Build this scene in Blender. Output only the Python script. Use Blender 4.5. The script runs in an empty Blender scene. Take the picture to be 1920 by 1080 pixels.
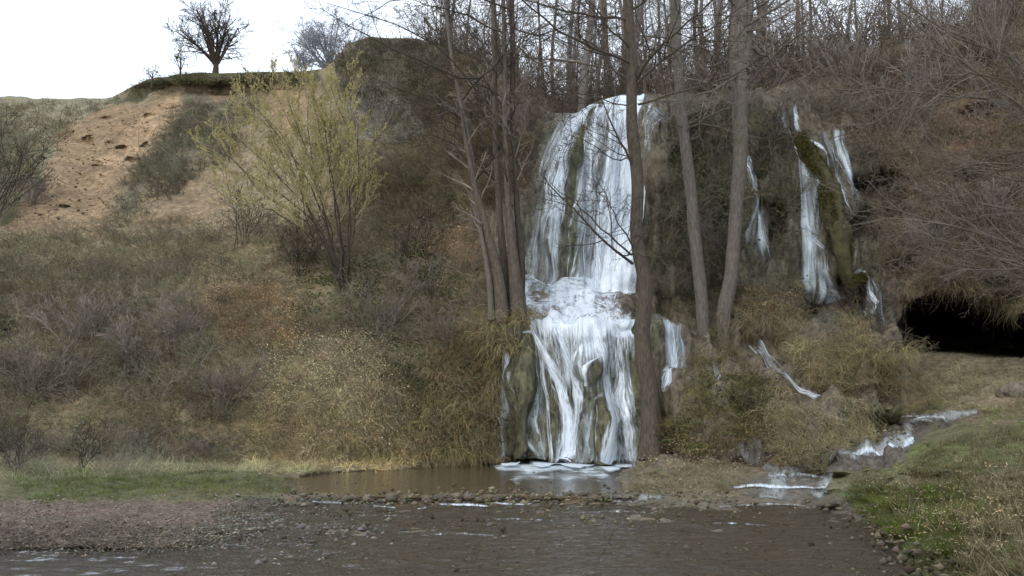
import bpy, math, random
import numpy as np

random.seed(7)
RNG = np.random.default_rng(7)
PI = math.pi
scene = bpy.context.scene
COL = scene.collection

# ------------------------------------------------------------------ camera
W, H, FPX = 1920.0, 1080.0, 2059.0
CZ = 2.12
TILT = math.atan(160.0 / FPX)
cam_data = bpy.data.cameras.new('camera')
cam_data.sensor_width = 36.0
cam_data.lens = FPX / W * 36.0
cam_data.clip_start = 0.1
cam_data.clip_end = 3000.0
cam = bpy.data.objects.new('camera', cam_data)
COL.objects.link(cam)
cam.location = (0, 0, CZ)
cam.rotation_euler = (PI / 2 + TILT, 0, 0)
scene.camera = cam

# ------------------------------------------------------------------ world, sun, exposure
SUN_EL, SUN_AZ = math.radians(38), math.radians(215)   # azimuth the light comes from (behind, to the left)
world = bpy.data.worlds.new('World')
scene.world = world
world.use_nodes = True
wn, wl = world.node_tree.nodes, world.node_tree.links
wn.clear()
w_out = wn.new('ShaderNodeOutputWorld')
w_bg = wn.new('ShaderNodeBackground')
w_sky = wn.new('ShaderNodeTexSky')
w_sky.sky_type = 'NISHITA'
w_sky.sun_disc = False
w_sky.sun_elevation = SUN_EL
w_sky.sun_rotation = SUN_AZ
w_sky.air_density = 1.0
w_sky.dust_density = 2.0
w_tc = wn.new('ShaderNodeTexCoord')
w_map = wn.new('ShaderNodeMapping')
w_map.inputs['Scale'].default_value = (1.0, 1.0, 2.4)
w_noise = wn.new('ShaderNodeTexNoise')
w_noise.inputs['Scale'].default_value = 2.6
w_noise.inputs['Detail'].default_value = 5
w_ramp = wn.new('ShaderNodeValToRGB')
w_ramp.color_ramp.elements[0].position = 0.36
w_ramp.color_ramp.elements[0].color = (0.62, 0.62, 0.62, 1)
w_ramp.color_ramp.elements[1].position = 0.62
w_ramp.color_ramp.elements[1].color = (1, 1, 1, 1)
w_mix = wn.new('ShaderNodeMixRGB')
w_mix.inputs[2].default_value = (8.9, 9.8, 11.0, 1)       # bright thin overcast
wl.new(w_tc.outputs['Generated'], w_map.inputs['Vector'])
wl.new(w_map.outputs['Vector'], w_noise.inputs['Vector'])
wl.new(w_noise.outputs['Fac'], w_ramp.inputs['Fac'])
wl.new(w_ramp.outputs['Color'], w_mix.inputs['Fac'])
wl.new(w_sky.outputs['Color'], w_mix.inputs[1])
wl.new(w_mix.outputs['Color'], w_bg.inputs['Color'])
w_bg.inputs['Strength'].default_value = 0.12
wl.new(w_bg.outputs['Background'], w_out.inputs['Surface'])

sun_data = bpy.data.lights.new('sun', 'SUN')
sun_data.energy = 0.9
sun_data.angle = math.radians(14)
sun_data.color = (1.0, 0.95, 0.87)
sun = bpy.data.objects.new('sun', sun_data)
COL.objects.link(sun)
_sd = (math.sin(SUN_AZ) * math.cos(SUN_EL), math.cos(SUN_AZ) * math.cos(SUN_EL), math.sin(SUN_EL))
from mathutils import Vector
sun.rotation_euler = Vector(_sd).to_track_quat('Z', 'Y').to_euler()

scene.view_settings.view_transform = 'Standard'
scene.view_settings.look = 'None'
scene.view_settings.gamma = 1.0
scene.view_settings.use_curve_mapping = False
scene.view_settings.exposure = 0.48
scene.render.engine = 'CYCLES'
scene.cycles.transparent_max_bounces = 24
scene.cycles.max_bounces = 5
scene.cycles.diffuse_bounces = 3
scene.cycles.use_denoising = True

# ------------------------------------------------------------------ numpy helpers
ST, CT = math.sin(TILT), math.cos(TILT)

def P3(px, py, Y):
    """world point seen at photo pixel (px, py) at distance Y along the view axis of the ground"""
    px, py, Y = np.broadcast_arrays(np.asarray(px, float), np.asarray(py, float), np.asarray(Y, float))
    v = (540.0 - py) / FPX
    dx = (px - 960.0) / FPX
    dy = CT - v * ST
    dz = ST + v * CT
    k = Y / dy
    return np.stack([dx * k, Y, CZ + dz * k], -1)

def Yz(py, z):
    v = (540.0 - py) / FPX
    m = (ST + v * CT) / (CT - v * ST)
    return (z - CZ) / m

def _hash(ix, iy, iz, seed):
    h = (ix.astype(np.int64) * 374761393 + iy.astype(np.int64) * 668265263 + iz.astype(np.int64) * 2147483647 + seed * 1274126177) & 0xFFFFFFFF
    h = ((h ^ (h >> 13)) * 1274126177) & 0xFFFFFFFF
    h = ((h ^ (h >> 16)) * 2246822519) & 0xFFFFFFFF
    return ((h ^ (h >> 15)) & 0xFFFFFF) / float(0xFFFFFF)

def vnoise(p, seed=0):
    i = np.floor(p).astype(np.int64)
    f = p - i
    f = f * f * (3 - 2 * f)
    out = 0
    for a in (0, 1):
        wx = f[..., 0] if a else 1 - f[..., 0]
        for b in (0, 1):
            wy = f[..., 1] if b else 1 - f[..., 1]
            for c in (0, 1):
                wz = f[..., 2] if c else 1 - f[..., 2]
                out = out + wx * wy * wz * _hash(i[..., 0] + a, i[..., 1] + b, i[..., 2] + c, seed)
    return out

def fbm(p, octv=4, seed=0, gain=0.5):
    """about -1..1"""
    out, amp, tot = 0, 1.0, 0
    q = np.array(p, float)
    for k in range(octv):
        out = out + amp * (vnoise(q, seed + k * 17) * 2 - 1)
        tot += amp
        amp *= gain
        q = q * 2.03 + 11.7
    return out / tot * 1.5

def sstep(a, b, x):
    t = np.clip((x - a) / (b - a), 0, 1)
    return t * t * (3 - 2 * t)

def inpoly(px, py, poly):
    px, py = np.asarray(px, float), np.asarray(py, float)
    res = np.zeros(px.shape, bool)
    n = len(poly)
    for i in range(n):
        x0, y0 = poly[i]
        x1, y1 = poly[(i + 1) % n]
        if y0 == y1:
            continue
        c = ((y0 > py) != (y1 > py)) & (px < (x1 - x0) * (py - y0) / (y1 - y0) + x0)
        res ^= c
    return res

def mesh_np(name, V, F, smooth=True):
    """F: int array (n,3) or (n,4), or a list of such arrays"""
    me = bpy.data.meshes.new(name)
    V = np.ascontiguousarray(V, np.float32)
    Fs = F if isinstance(F, list) else [F]
    Fs = [np.asarray(f, np.int32) for f in Fs if len(f)]
    me.vertices.add(len(V))
    me.vertices.foreach_set('co', V.ravel())
    if Fs:
        loops = np.concatenate([f.ravel() for f in Fs])
        sizes = np.concatenate([np.full(len(f), f.shape[1], np.int32) for f in Fs])
        starts = np.concatenate([[0], np.cumsum(sizes)[:-1]]).astype(np.int32)
        me.loops.add(len(loops))
        me.loops.foreach_set('vertex_index', loops.astype(np.int32))
        me.polygons.add(len(sizes))
        me.polygons.foreach_set('loop_start', starts)
        me.polygons.foreach_set('loop_total', sizes)
    me.update(calc_edges=True)
    if smooth and Fs:
        me.polygons.foreach_set('use_smooth', np.ones(len(me.polygons), bool))
    return me

def attr(me, name, kind, data, domain='POINT'):
    a = me.attributes.new(name, kind, domain)
    key = {'FLOAT': 'value', 'FLOAT_VECTOR': 'vector', 'FLOAT_COLOR': 'color', 'INT': 'value'}[kind]
    d = np.ascontiguousarray(data, np.int32 if kind == 'INT' else np.float32)
    a.data.foreach_set(key, d.ravel())

def rgba(c):
    return np.concatenate([c, np.ones(c.shape[:-1] + (1,))], -1)

def link(name, me, mat=None, parent=None, loc=None, **props):
    o = bpy.data.objects.new(name, me)
    COL.objects.link(o)
    if mat is not None and me is not None and len(me.materials) == 0:
        me.materials.append(mat)
    if parent is not None:
        o.parent = parent
    if loc is not None:
        o.location = loc
    for k, v in props.items():
        if v:
            o[k] = v
    return o

def root(name, loc, label, category, group=None, rz=0.0):
    o = link(name, None, loc=loc, label=label, category=category, group=group)
    o.rotation_euler = (0, 0, rz)
    o.empty_display_size = 0.2
    return o

# ------------------------------------------------------------------ materials
def nodes_of(name):
    m = bpy.data.materials.new(name)
    m.use_nodes = True
    nt = m.node_tree
    nt.nodes.clear()
    return m, nt.nodes, nt.links

def N(nodes, t, **inputs):
    n = nodes.new(t)
    for k, v in inputs.items():
        k2 = k.replace('_', ' ')
        if k2 in n.inputs:
            n.inputs[k2].default_value = v
    return n

def terrain_mat(name, rough=0.95, fine=9.0, bump=0.6, spec=0.2, cscale=1.0, streak=False):
    m, n, l = nodes_of(name)
    out = n.new('ShaderNodeOutputMaterial')
    b = N(n, 'ShaderNodeBsdfPrincipled', Roughness=rough)
    b.inputs['Specular IOR Level'].default_value = spec
    a = n.new('ShaderNodeAttribute'); a.attribute_name = 'Col'
    tc = n.new('ShaderNodeTexCoord')
    n1 = N(n, 'ShaderNodeTexNoise', Scale=fine, Detail=8.0, Roughness=0.7)
    n2 = N(n, 'ShaderNodeTexNoise', Scale=fine * 0.16, Detail=5.0, Roughness=0.6)
    if streak:
        mp = n.new('ShaderNodeMapping'); mp.inputs['Scale'].default_value = (1.0, 1.0, 0.28)
        l.new(tc.outputs['Object'], mp.inputs['Vector']); l.new(mp.outputs[0], n1.inputs['Vector'])
    else:
        l.new(tc.outputs['Object'], n1.inputs['Vector'])
    l.new(tc.outputs['Object'], n2.inputs['Vector'])
    mr = n.new('ShaderNodeMapRange'); mr.inputs[1].default_value = 0.34; mr.inputs[2].default_value = 0.66
    mr.inputs[3].default_value = 0.2 if streak else 0.45; mr.inputs[4].default_value = 1.8 if streak else 1.55
    l.new(n1.outputs['Fac'], mr.inputs[0])
    mr2 = n.new('ShaderNodeMapRange'); mr2.inputs[1].default_value = 0.3; mr2.inputs[2].default_value = 0.7
    mr2.inputs[3].default_value = 0.7; mr2.inputs[4].default_value = 1.3
    l.new(n2.outputs['Fac'], mr2.inputs[0])
    mu = n.new('ShaderNodeMath'); mu.operation = 'MULTIPLY'
    l.new(mr.outputs[0], mu.inputs[0]); l.new(mr2.outputs[0], mu.inputs[1])
    sc = n.new('ShaderNodeVectorMath'); sc.operation = 'SCALE'
    l.new(a.outputs['Color'], sc.inputs[0]); l.new(mu.outputs[0], sc.inputs['Scale'])
    l.new(sc.outputs['Vector'], b.inputs['Base Color'])
    bp = N(n, 'ShaderNodeBump', Strength=bump, Distance=0.08)
    n3 = N(n, 'ShaderNodeTexNoise', Scale=fine * 1.7, Detail=7.0, Roughness=0.75)
    l.new(tc.outputs['Object'], n3.inputs['Vector'])
    l.new(n3.outputs['Fac'], bp.inputs['Height'])
    l.new(bp.outputs['Normal'], b.inputs['Normal'])
    l.new(b.outputs[0], out.inputs['Surface'])
    return m

def bark_mat(name, c1, c2, moss=0.25, mosscol=(0.07, 0.075, 0.025)):
    m, n, l = nodes_of(name)
    out = n.new('ShaderNodeOutputMaterial')
    b = N(n, 'ShaderNodeBsdfPrincipled', Roughness=0.92)
    b.inputs['Specular IOR Level'].default_value = 0.15
    tc = n.new('ShaderNodeTexCoord')
    mp = n.new('ShaderNodeMapping'); mp.inputs['Scale'].default_value = (1, 1, 0.22)
    l.new(tc.outputs['Object'], mp.inputs['Vector'])
    n1 = N(n, 'ShaderNodeTexNoise', Scale=26.0, Detail=8.0, Roughness=0.72)
    l.new(mp.outputs[0], n1.inputs['Vector'])
    r1 = n.new('ShaderNodeValToRGB')
    r1.color_ramp.elements[0].position = 0.33; r1.color_ramp.elements[0].color = (*c1, 1)
    r1.color_ramp.elements[1].position = 0.66; r1.color_ramp.elements[1].color = (*c2, 1)
    l.new(n1.outputs['Fac'], r1.inputs['Fac'])
    n2 = N(n, 'ShaderNodeTexNoise', Scale=2.3, Detail=6.0, Roughness=0.7)
    l.new(tc.outputs['Object'], n2.inputs['Vector'])
    r2 = n.new('ShaderNodeValToRGB')
    r2.color_ramp.elements[0].position = 0.55; r2.color_ramp.elements[0].color = (0, 0, 0, 1)
    r2.color_ramp.elements[1].position = 0.68; r2.color_ramp.elements[1].color = (moss * 2, moss * 2, moss * 2, 1)
    l.new(n2.outputs['Fac'], r2.inputs['Fac'])
    mx = n.new('ShaderNodeMixRGB'); mx.inputs[2].default_value = (*mosscol, 1)
    l.new(r2.outputs['Color'], mx.inputs['Fac']); l.new(r1.outputs['Color'], mx.inputs[1])
    l.new(mx.outputs[0], b.inputs['Base Color'])
    bp = N(n, 'ShaderNodeBump', Strength=0.8, Distance=0.03)
    l.new(n1.outputs['Fac'], bp.inputs['Height']); l.new(bp.outputs['Normal'], b.inputs['Normal'])
    l.new(b.outputs[0], out.inputs['Surface'])
    return m

def twig_mat(name, c, var=0.35):
    m, n, l = nodes_of(name)
    out = n.new('ShaderNodeOutputMaterial')
    b = N(n, 'ShaderNodeBsdfPrincipled', Roughness=0.9)
    b.inputs['Specular IOR Level'].default_value = 0.1
    tc = n.new('ShaderNodeTexCoord')
    n1 = N(n, 'ShaderNodeTexNoise', Scale=3.0, Detail=4.0)
    l.new(tc.outputs['Object'], n1.inputs['Vector'])
    r = n.new('ShaderNodeValToRGB')
    r.color_ramp.elements[0].position = 0.3
    r.color_ramp.elements[0].color = (*[x * (1 - var) for x in c], 1)
    r.color_ramp.elements[1].position = 0.7
    r.color_ramp.elements[1].color = (*[min(1, x * (1 + var)) for x in c], 1)
    l.new(n1.outputs['Fac'], r.inputs['Fac'])
    l.new(r.outputs['Color'], b.inputs['Base Color'])
    l.new(b.outputs[0], out.inputs['Surface'])
    return m

def cover_mat(name, transl=0.25):
    """instanced ground cover: the tint of each tuft comes from where it grows"""
    m, n, l = nodes_of(name)
    out = n.new('ShaderNodeOutputMaterial')
    a = n.new('ShaderNodeAttribute'); a.attribute_name = 'tint'; a.attribute_type = 'INSTANCER'
    s = n.new('ShaderNodeAttribute'); s.attribute_name = 'shade'
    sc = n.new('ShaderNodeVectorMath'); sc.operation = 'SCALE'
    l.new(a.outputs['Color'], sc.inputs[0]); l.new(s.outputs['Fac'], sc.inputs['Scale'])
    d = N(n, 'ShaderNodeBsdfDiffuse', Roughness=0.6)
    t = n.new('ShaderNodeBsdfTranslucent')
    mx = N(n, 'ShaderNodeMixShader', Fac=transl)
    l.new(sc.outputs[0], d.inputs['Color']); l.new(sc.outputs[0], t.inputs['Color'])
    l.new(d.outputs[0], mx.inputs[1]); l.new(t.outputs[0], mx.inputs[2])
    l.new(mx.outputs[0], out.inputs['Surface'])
    return m

def fall_mat(name, fx=9.0, fy=0.55, color=(0.80, 0.87, 0.94), contrast=2.6):
    """falling water: white where it is full of air, thin and see-through elsewhere; UV = metres across / along"""
    m, n, l = nodes_of(name)
    out = n.new('ShaderNodeOutputMaterial')
    uv = n.new('ShaderNodeAttribute'); uv.attribute_name = 'flow'
    mp = n.new('ShaderNodeMapping'); mp.inputs['Scale'].default_value = (fx, fy, 1)
    l.new(uv.outputs['Vector'], mp.inputs['Vector'])
    n1 = N(n, 'ShaderNodeTexNoise', Scale=1.0, Detail=6.0, Roughness=0.68)
    l.new(mp.outputs[0], n1.inputs['Vector'])
    mp2 = n.new('ShaderNodeMapping'); mp2.inputs['Scale'].default_value = (fx * 1.6, fy * 4, 1)
    l.new(uv.outputs['Vector'], mp2.inputs['Vector'])
    n2 = N(n, 'ShaderNodeTexNoise', Scale=1.0, Detail=4.0, Roughness=0.6)
    l.new(mp2.outputs[0], n2.inputs['Vector'])
    mxn = n.new('ShaderNodeMath'); mxn.operation = 'MULTIPLY_ADD'
    mxn.inputs[1].default_value = 0.42
    l.new(n2.outputs['Fac'], mxn.inputs[0])
    sc = n.new('ShaderNodeMath'); sc.operation = 'MULTIPLY'; sc.inputs[1].default_value = 0.58
    l.new(n1.outputs['Fac'], sc.inputs[0]); l.new(sc.outputs[0], mxn.inputs[2])
    dn = n.new('ShaderNodeAttribute'); dn.attribute_name = 'dens'
    # alpha = smoothstep(noise + dens - 1 ...)
    ct = n.new('ShaderNodeMath'); ct.operation = 'MULTIPLY_ADD'; ct.inputs[1].default_value = contrast; ct.inputs[2].default_value = 0.5 - contrast / 2
    l.new(mxn.outputs[0], ct.inputs[0])
    ad = n.new('ShaderNodeMath'); ad.operation = 'ADD'
    l.new(ct.outputs[0], ad.inputs[0]); l.new(dn.outputs['Fac'], ad.inputs[1])
    mr = n.new('ShaderNodeMapRange'); mr.interpolation_type = 'SMOOTHSTEP'
    mr.inputs[1].default_value = 0.98; mr.inputs[2].default_value = 1.52
    mr.inputs[3].default_value = 0.0; mr.inputs[4].default_value = 0.96
    l.new(ad.outputs[0], mr.inputs[0])
    d = n.new('ShaderNodeBsdfDiffuse'); d.inputs['Color'].default_value = (*color, 1)
    t = n.new('ShaderNodeBsdfTranslucent'); t.inputs['Color'].default_value = (*color, 1)
    g = N(n, 'ShaderNodeBsdfGlossy', Roughness=0.35)
    m1 = N(n, 'ShaderNodeMixShader', Fac=0.18)
    m2 = N(n, 'ShaderNodeMixShader', Fac=0.10)
    l.new(d.outputs[0], m1.inputs[1]); l.new(t.outputs[0], m1.inputs[2])
    l.new(m1.outputs[0], m2.inputs[1]); l.new(g.outputs[0], m2.inputs[2])
    bp = N(n, 'ShaderNodeBump', Strength=0.5, Distance=0.05)
    l.new(mxn.outputs[0], bp.inputs['Height'])
    l.new(bp.outputs['Normal'], d.inputs['Normal']); l.new(bp.outputs['Normal'], g.inputs['Normal'])
    tr = n.new('ShaderNodeBsdfTransparent')
    m3 = n.new('ShaderNodeMixShader')
    l.new(mr.outputs[0], m3.inputs['Fac'])
    l.new(tr.outputs[0], m3.inputs[1]); l.new(m2.outputs[0], m3.inputs[2])
    l.new(m3.outputs[0], out.inputs['Surface'])
    return m

def water_mat(name, tint=(0.10, 0.075, 0.04), alpha=0.55, wave=0.25, scale=1.4, stretch=(1.0, 2.2, 1.0), rough=0.06):
    m, n, l = nodes_of(name)
    out = n.new('ShaderNodeOutputMaterial')
    tc = n.new('ShaderNodeTexCoord')
    mp = n.new('ShaderNodeMapping'); mp.inputs['Scale'].default_value = stretch
    l.new(tc.outputs['Object'], mp.inputs['Vector'])
    n1 = N(n, 'ShaderNodeTexNoise', Scale=scale, Detail=6.0, Roughness=0.62, Distortion=0.4)
    l.new(mp.outputs[0], n1.inputs['Vector'])
    bp = N(n, 'ShaderNodeBump', Strength=wave, Distance=0.12)
    l.new(n1.outputs['Fac'], bp.inputs['Height'])
    d = n.new('ShaderNodeBsdfDiffuse'); d.inputs['Color'].default_value = (*tint, 1)
    tr = n.new('ShaderNodeBsdfTransparent'); tr.inputs['Color'].default_value = (0.75, 0.66, 0.48, 1)
    mm = N(n, 'ShaderNodeMixShader', Fac=alpha)
    l.new(tr.outputs[0], mm.inputs[1]); l.new(d.outputs[0], mm.inputs[2])
    g = N(n, 'ShaderNodeBsdfGlossy', Roughness=rough)
    g.inputs['Color'].default_value = (0.95, 0.97, 1.0, 1)
    fr = N(n, 'ShaderNodeFresnel', IOR=1.33)
    l.new(bp.outputs['Normal'], fr.inputs['Normal']); l.new(bp.outputs['Normal'], g.inputs['Normal'])
    m2 = n.new('ShaderNodeMixShader')
    l.new(fr.outputs[0], m2.inputs['Fac'])
    l.new(mm.outputs[0], m2.inputs[1]); l.new(g.outputs[0], m2.inputs[2])
    l.new(m2.outputs[0], out.inputs['Surface'])
    return m

def rock_mat(name, c1, c2, scale=6.0, rough=0.7):
    m, n, l = nodes_of(name)
    out = n.new('ShaderNodeOutputMaterial')
    b = N(n, 'ShaderNodeBsdfPrincipled', Roughness=rough)
    tc = n.new('ShaderNodeTexCoord')
    n1 = N(n, 'ShaderNodeTexNoise', Scale=scale, Detail=8.0, Roughness=0.7)
    l.new(tc.outputs['Object'], n1.inputs['Vector'])
    r = n.new('ShaderNodeValToRGB')
    r.color_ramp.elements[0].position = 0.35; r.color_ramp.elements[0].color = (*c1, 1)
    r.color_ramp.elements[1].position = 0.68; r.color_ramp.elements[1].color = (*c2, 1)
    l.new(n1.outputs['Fac'], r.inputs['Fac'])
    oi = n.new('ShaderNodeObjectInfo')
    mr = n.new('ShaderNodeMapRange'); mr.inputs[3].default_value = 0.6; mr.inputs[4].default_value = 1.4
    l.new(oi.outputs['Random'], mr.inputs[0])
    sc = n.new('ShaderNodeVectorMath'); sc.operation = 'SCALE'
    l.new(r.outputs['Color'], sc.inputs[0]); l.new(mr.outputs[0], sc.inputs['Scale'])
    l.new(sc.outputs[0], b.inputs['Base Color'])
    bp = N(n, 'ShaderNodeBump', Strength=0.7, Distance=0.05)
    l.new(n1.outputs['Fac'], bp.inputs['Height']); l.new(bp.outputs['Normal'], b.inputs['Normal'])
    l.new(b.outputs[0], out.inputs['Surface'])
    return m

M_HILL = terrain_mat('hillside soil and dead grass', fine=7.0)
M_SCAR = terrain_mat('bare sandy earth', fine=5.0, bump=0.5)
M_CLIFF = terrain_mat('wet mossy travertine', fine=8.0, bump=1.0, rough=0.6, spec=0.4, streak=True)
M_GRAVEL = terrain_mat('pinkish gravel', fine=16.0, bump=1.0, rough=0.9)
M_BED = terrain_mat('wet stream bed', fine=9.0, bump=0.8, rough=0.6, spec=0.5)
M_CAVE = terrain_mat('cave rock with painted shade', fine=4.0, bump=0.7)  # its dark tone is shade painted into the ground colours
M_GRASSB = terrain_mat('mossy bank', fine=12.0, bump=0.9)
M_BARK = bark_mat('grey brown bark', (0.05, 0.04, 0.03), (0.15, 0.12, 0.095), 0.2)
M_BARK_PALE = bark_mat('pale grey bark', (0.075, 0.064, 0.052), (0.18, 0.155, 0.13), 0.2)
M_BARK_T1 = bark_mat('damp brown bark', (0.045, 0.036, 0.028), (0.13, 0.105, 0.08), 0.25)
M_BARK_FAR = bark_mat('haze lightened far bark', (0.09, 0.08, 0.07), (0.20, 0.18, 0.16), 0.15)  # bark colour lightened to stand in for haze
M_BARK_DARK = bark_mat('dark damp bark', (0.030, 0.024, 0.019), (0.095, 0.075, 0.058), 0.3)
M_TWIG = twig_mat('dark twigs', (0.055, 0.043, 0.036))
M_TWIG_GREY = twig_mat('grey twigs', (0.22, 0.185, 0.155))
M_TWIG_FAR = twig_mat('haze tinted far twigs', (0.27, 0.27, 0.29))  # distance haze put into the twig colour
M_TWIG_RED = twig_mat('reddish brown twigs', (0.175, 0.145, 0.12))
M_TWIG_YEL = twig_mat('yellowish willow twigs', (0.30, 0.26, 0.15))
M_COVER = cover_mat('dry vegetation')
M_FALL = fall_mat('falling water', 19.0, 1.0, contrast=2.0)
M_WASH = fall_mat('spreading foam', 3.5, 7.0, (0.78, 0.85, 0.89), 1.5)
M_TRICK = fall_mat('thin falling strands', 42.0, 1.0, contrast=2.2)
M_VEIL = fall_mat('thin water veil', 12.0, 0.5, (0.68, 0.76, 0.82), 1.3)
M_FOAM = fall_mat('foaming water', 9.0, 9.0, contrast=1.9)
M_POOL = water_mat('still brown water', tint=(0.16, 0.12, 0.07), alpha=0.6, wave=0.16, scale=2.0)
M_STREAM = water_mat('shallow running water', tint=(0.105, 0.083, 0.052), alpha=0.30, wave=1.0, scale=3.2, stretch=(0.8, 2.0, 1.0), rough=0.06)
M_SHEEN = fall_mat('rill shimmer', 5.0, 3.0, (0.36, 0.37, 0.36), 2.2)
M_STONE = rock_mat('wet stone', (0.05, 0.042, 0.03), (0.22, 0.18, 0.13))
M_MOSS = rock_mat('moss slab', (0.035, 0.030, 0.014), (0.10, 0.09, 0.032), scale=5.0, rough=0.95)

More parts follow.
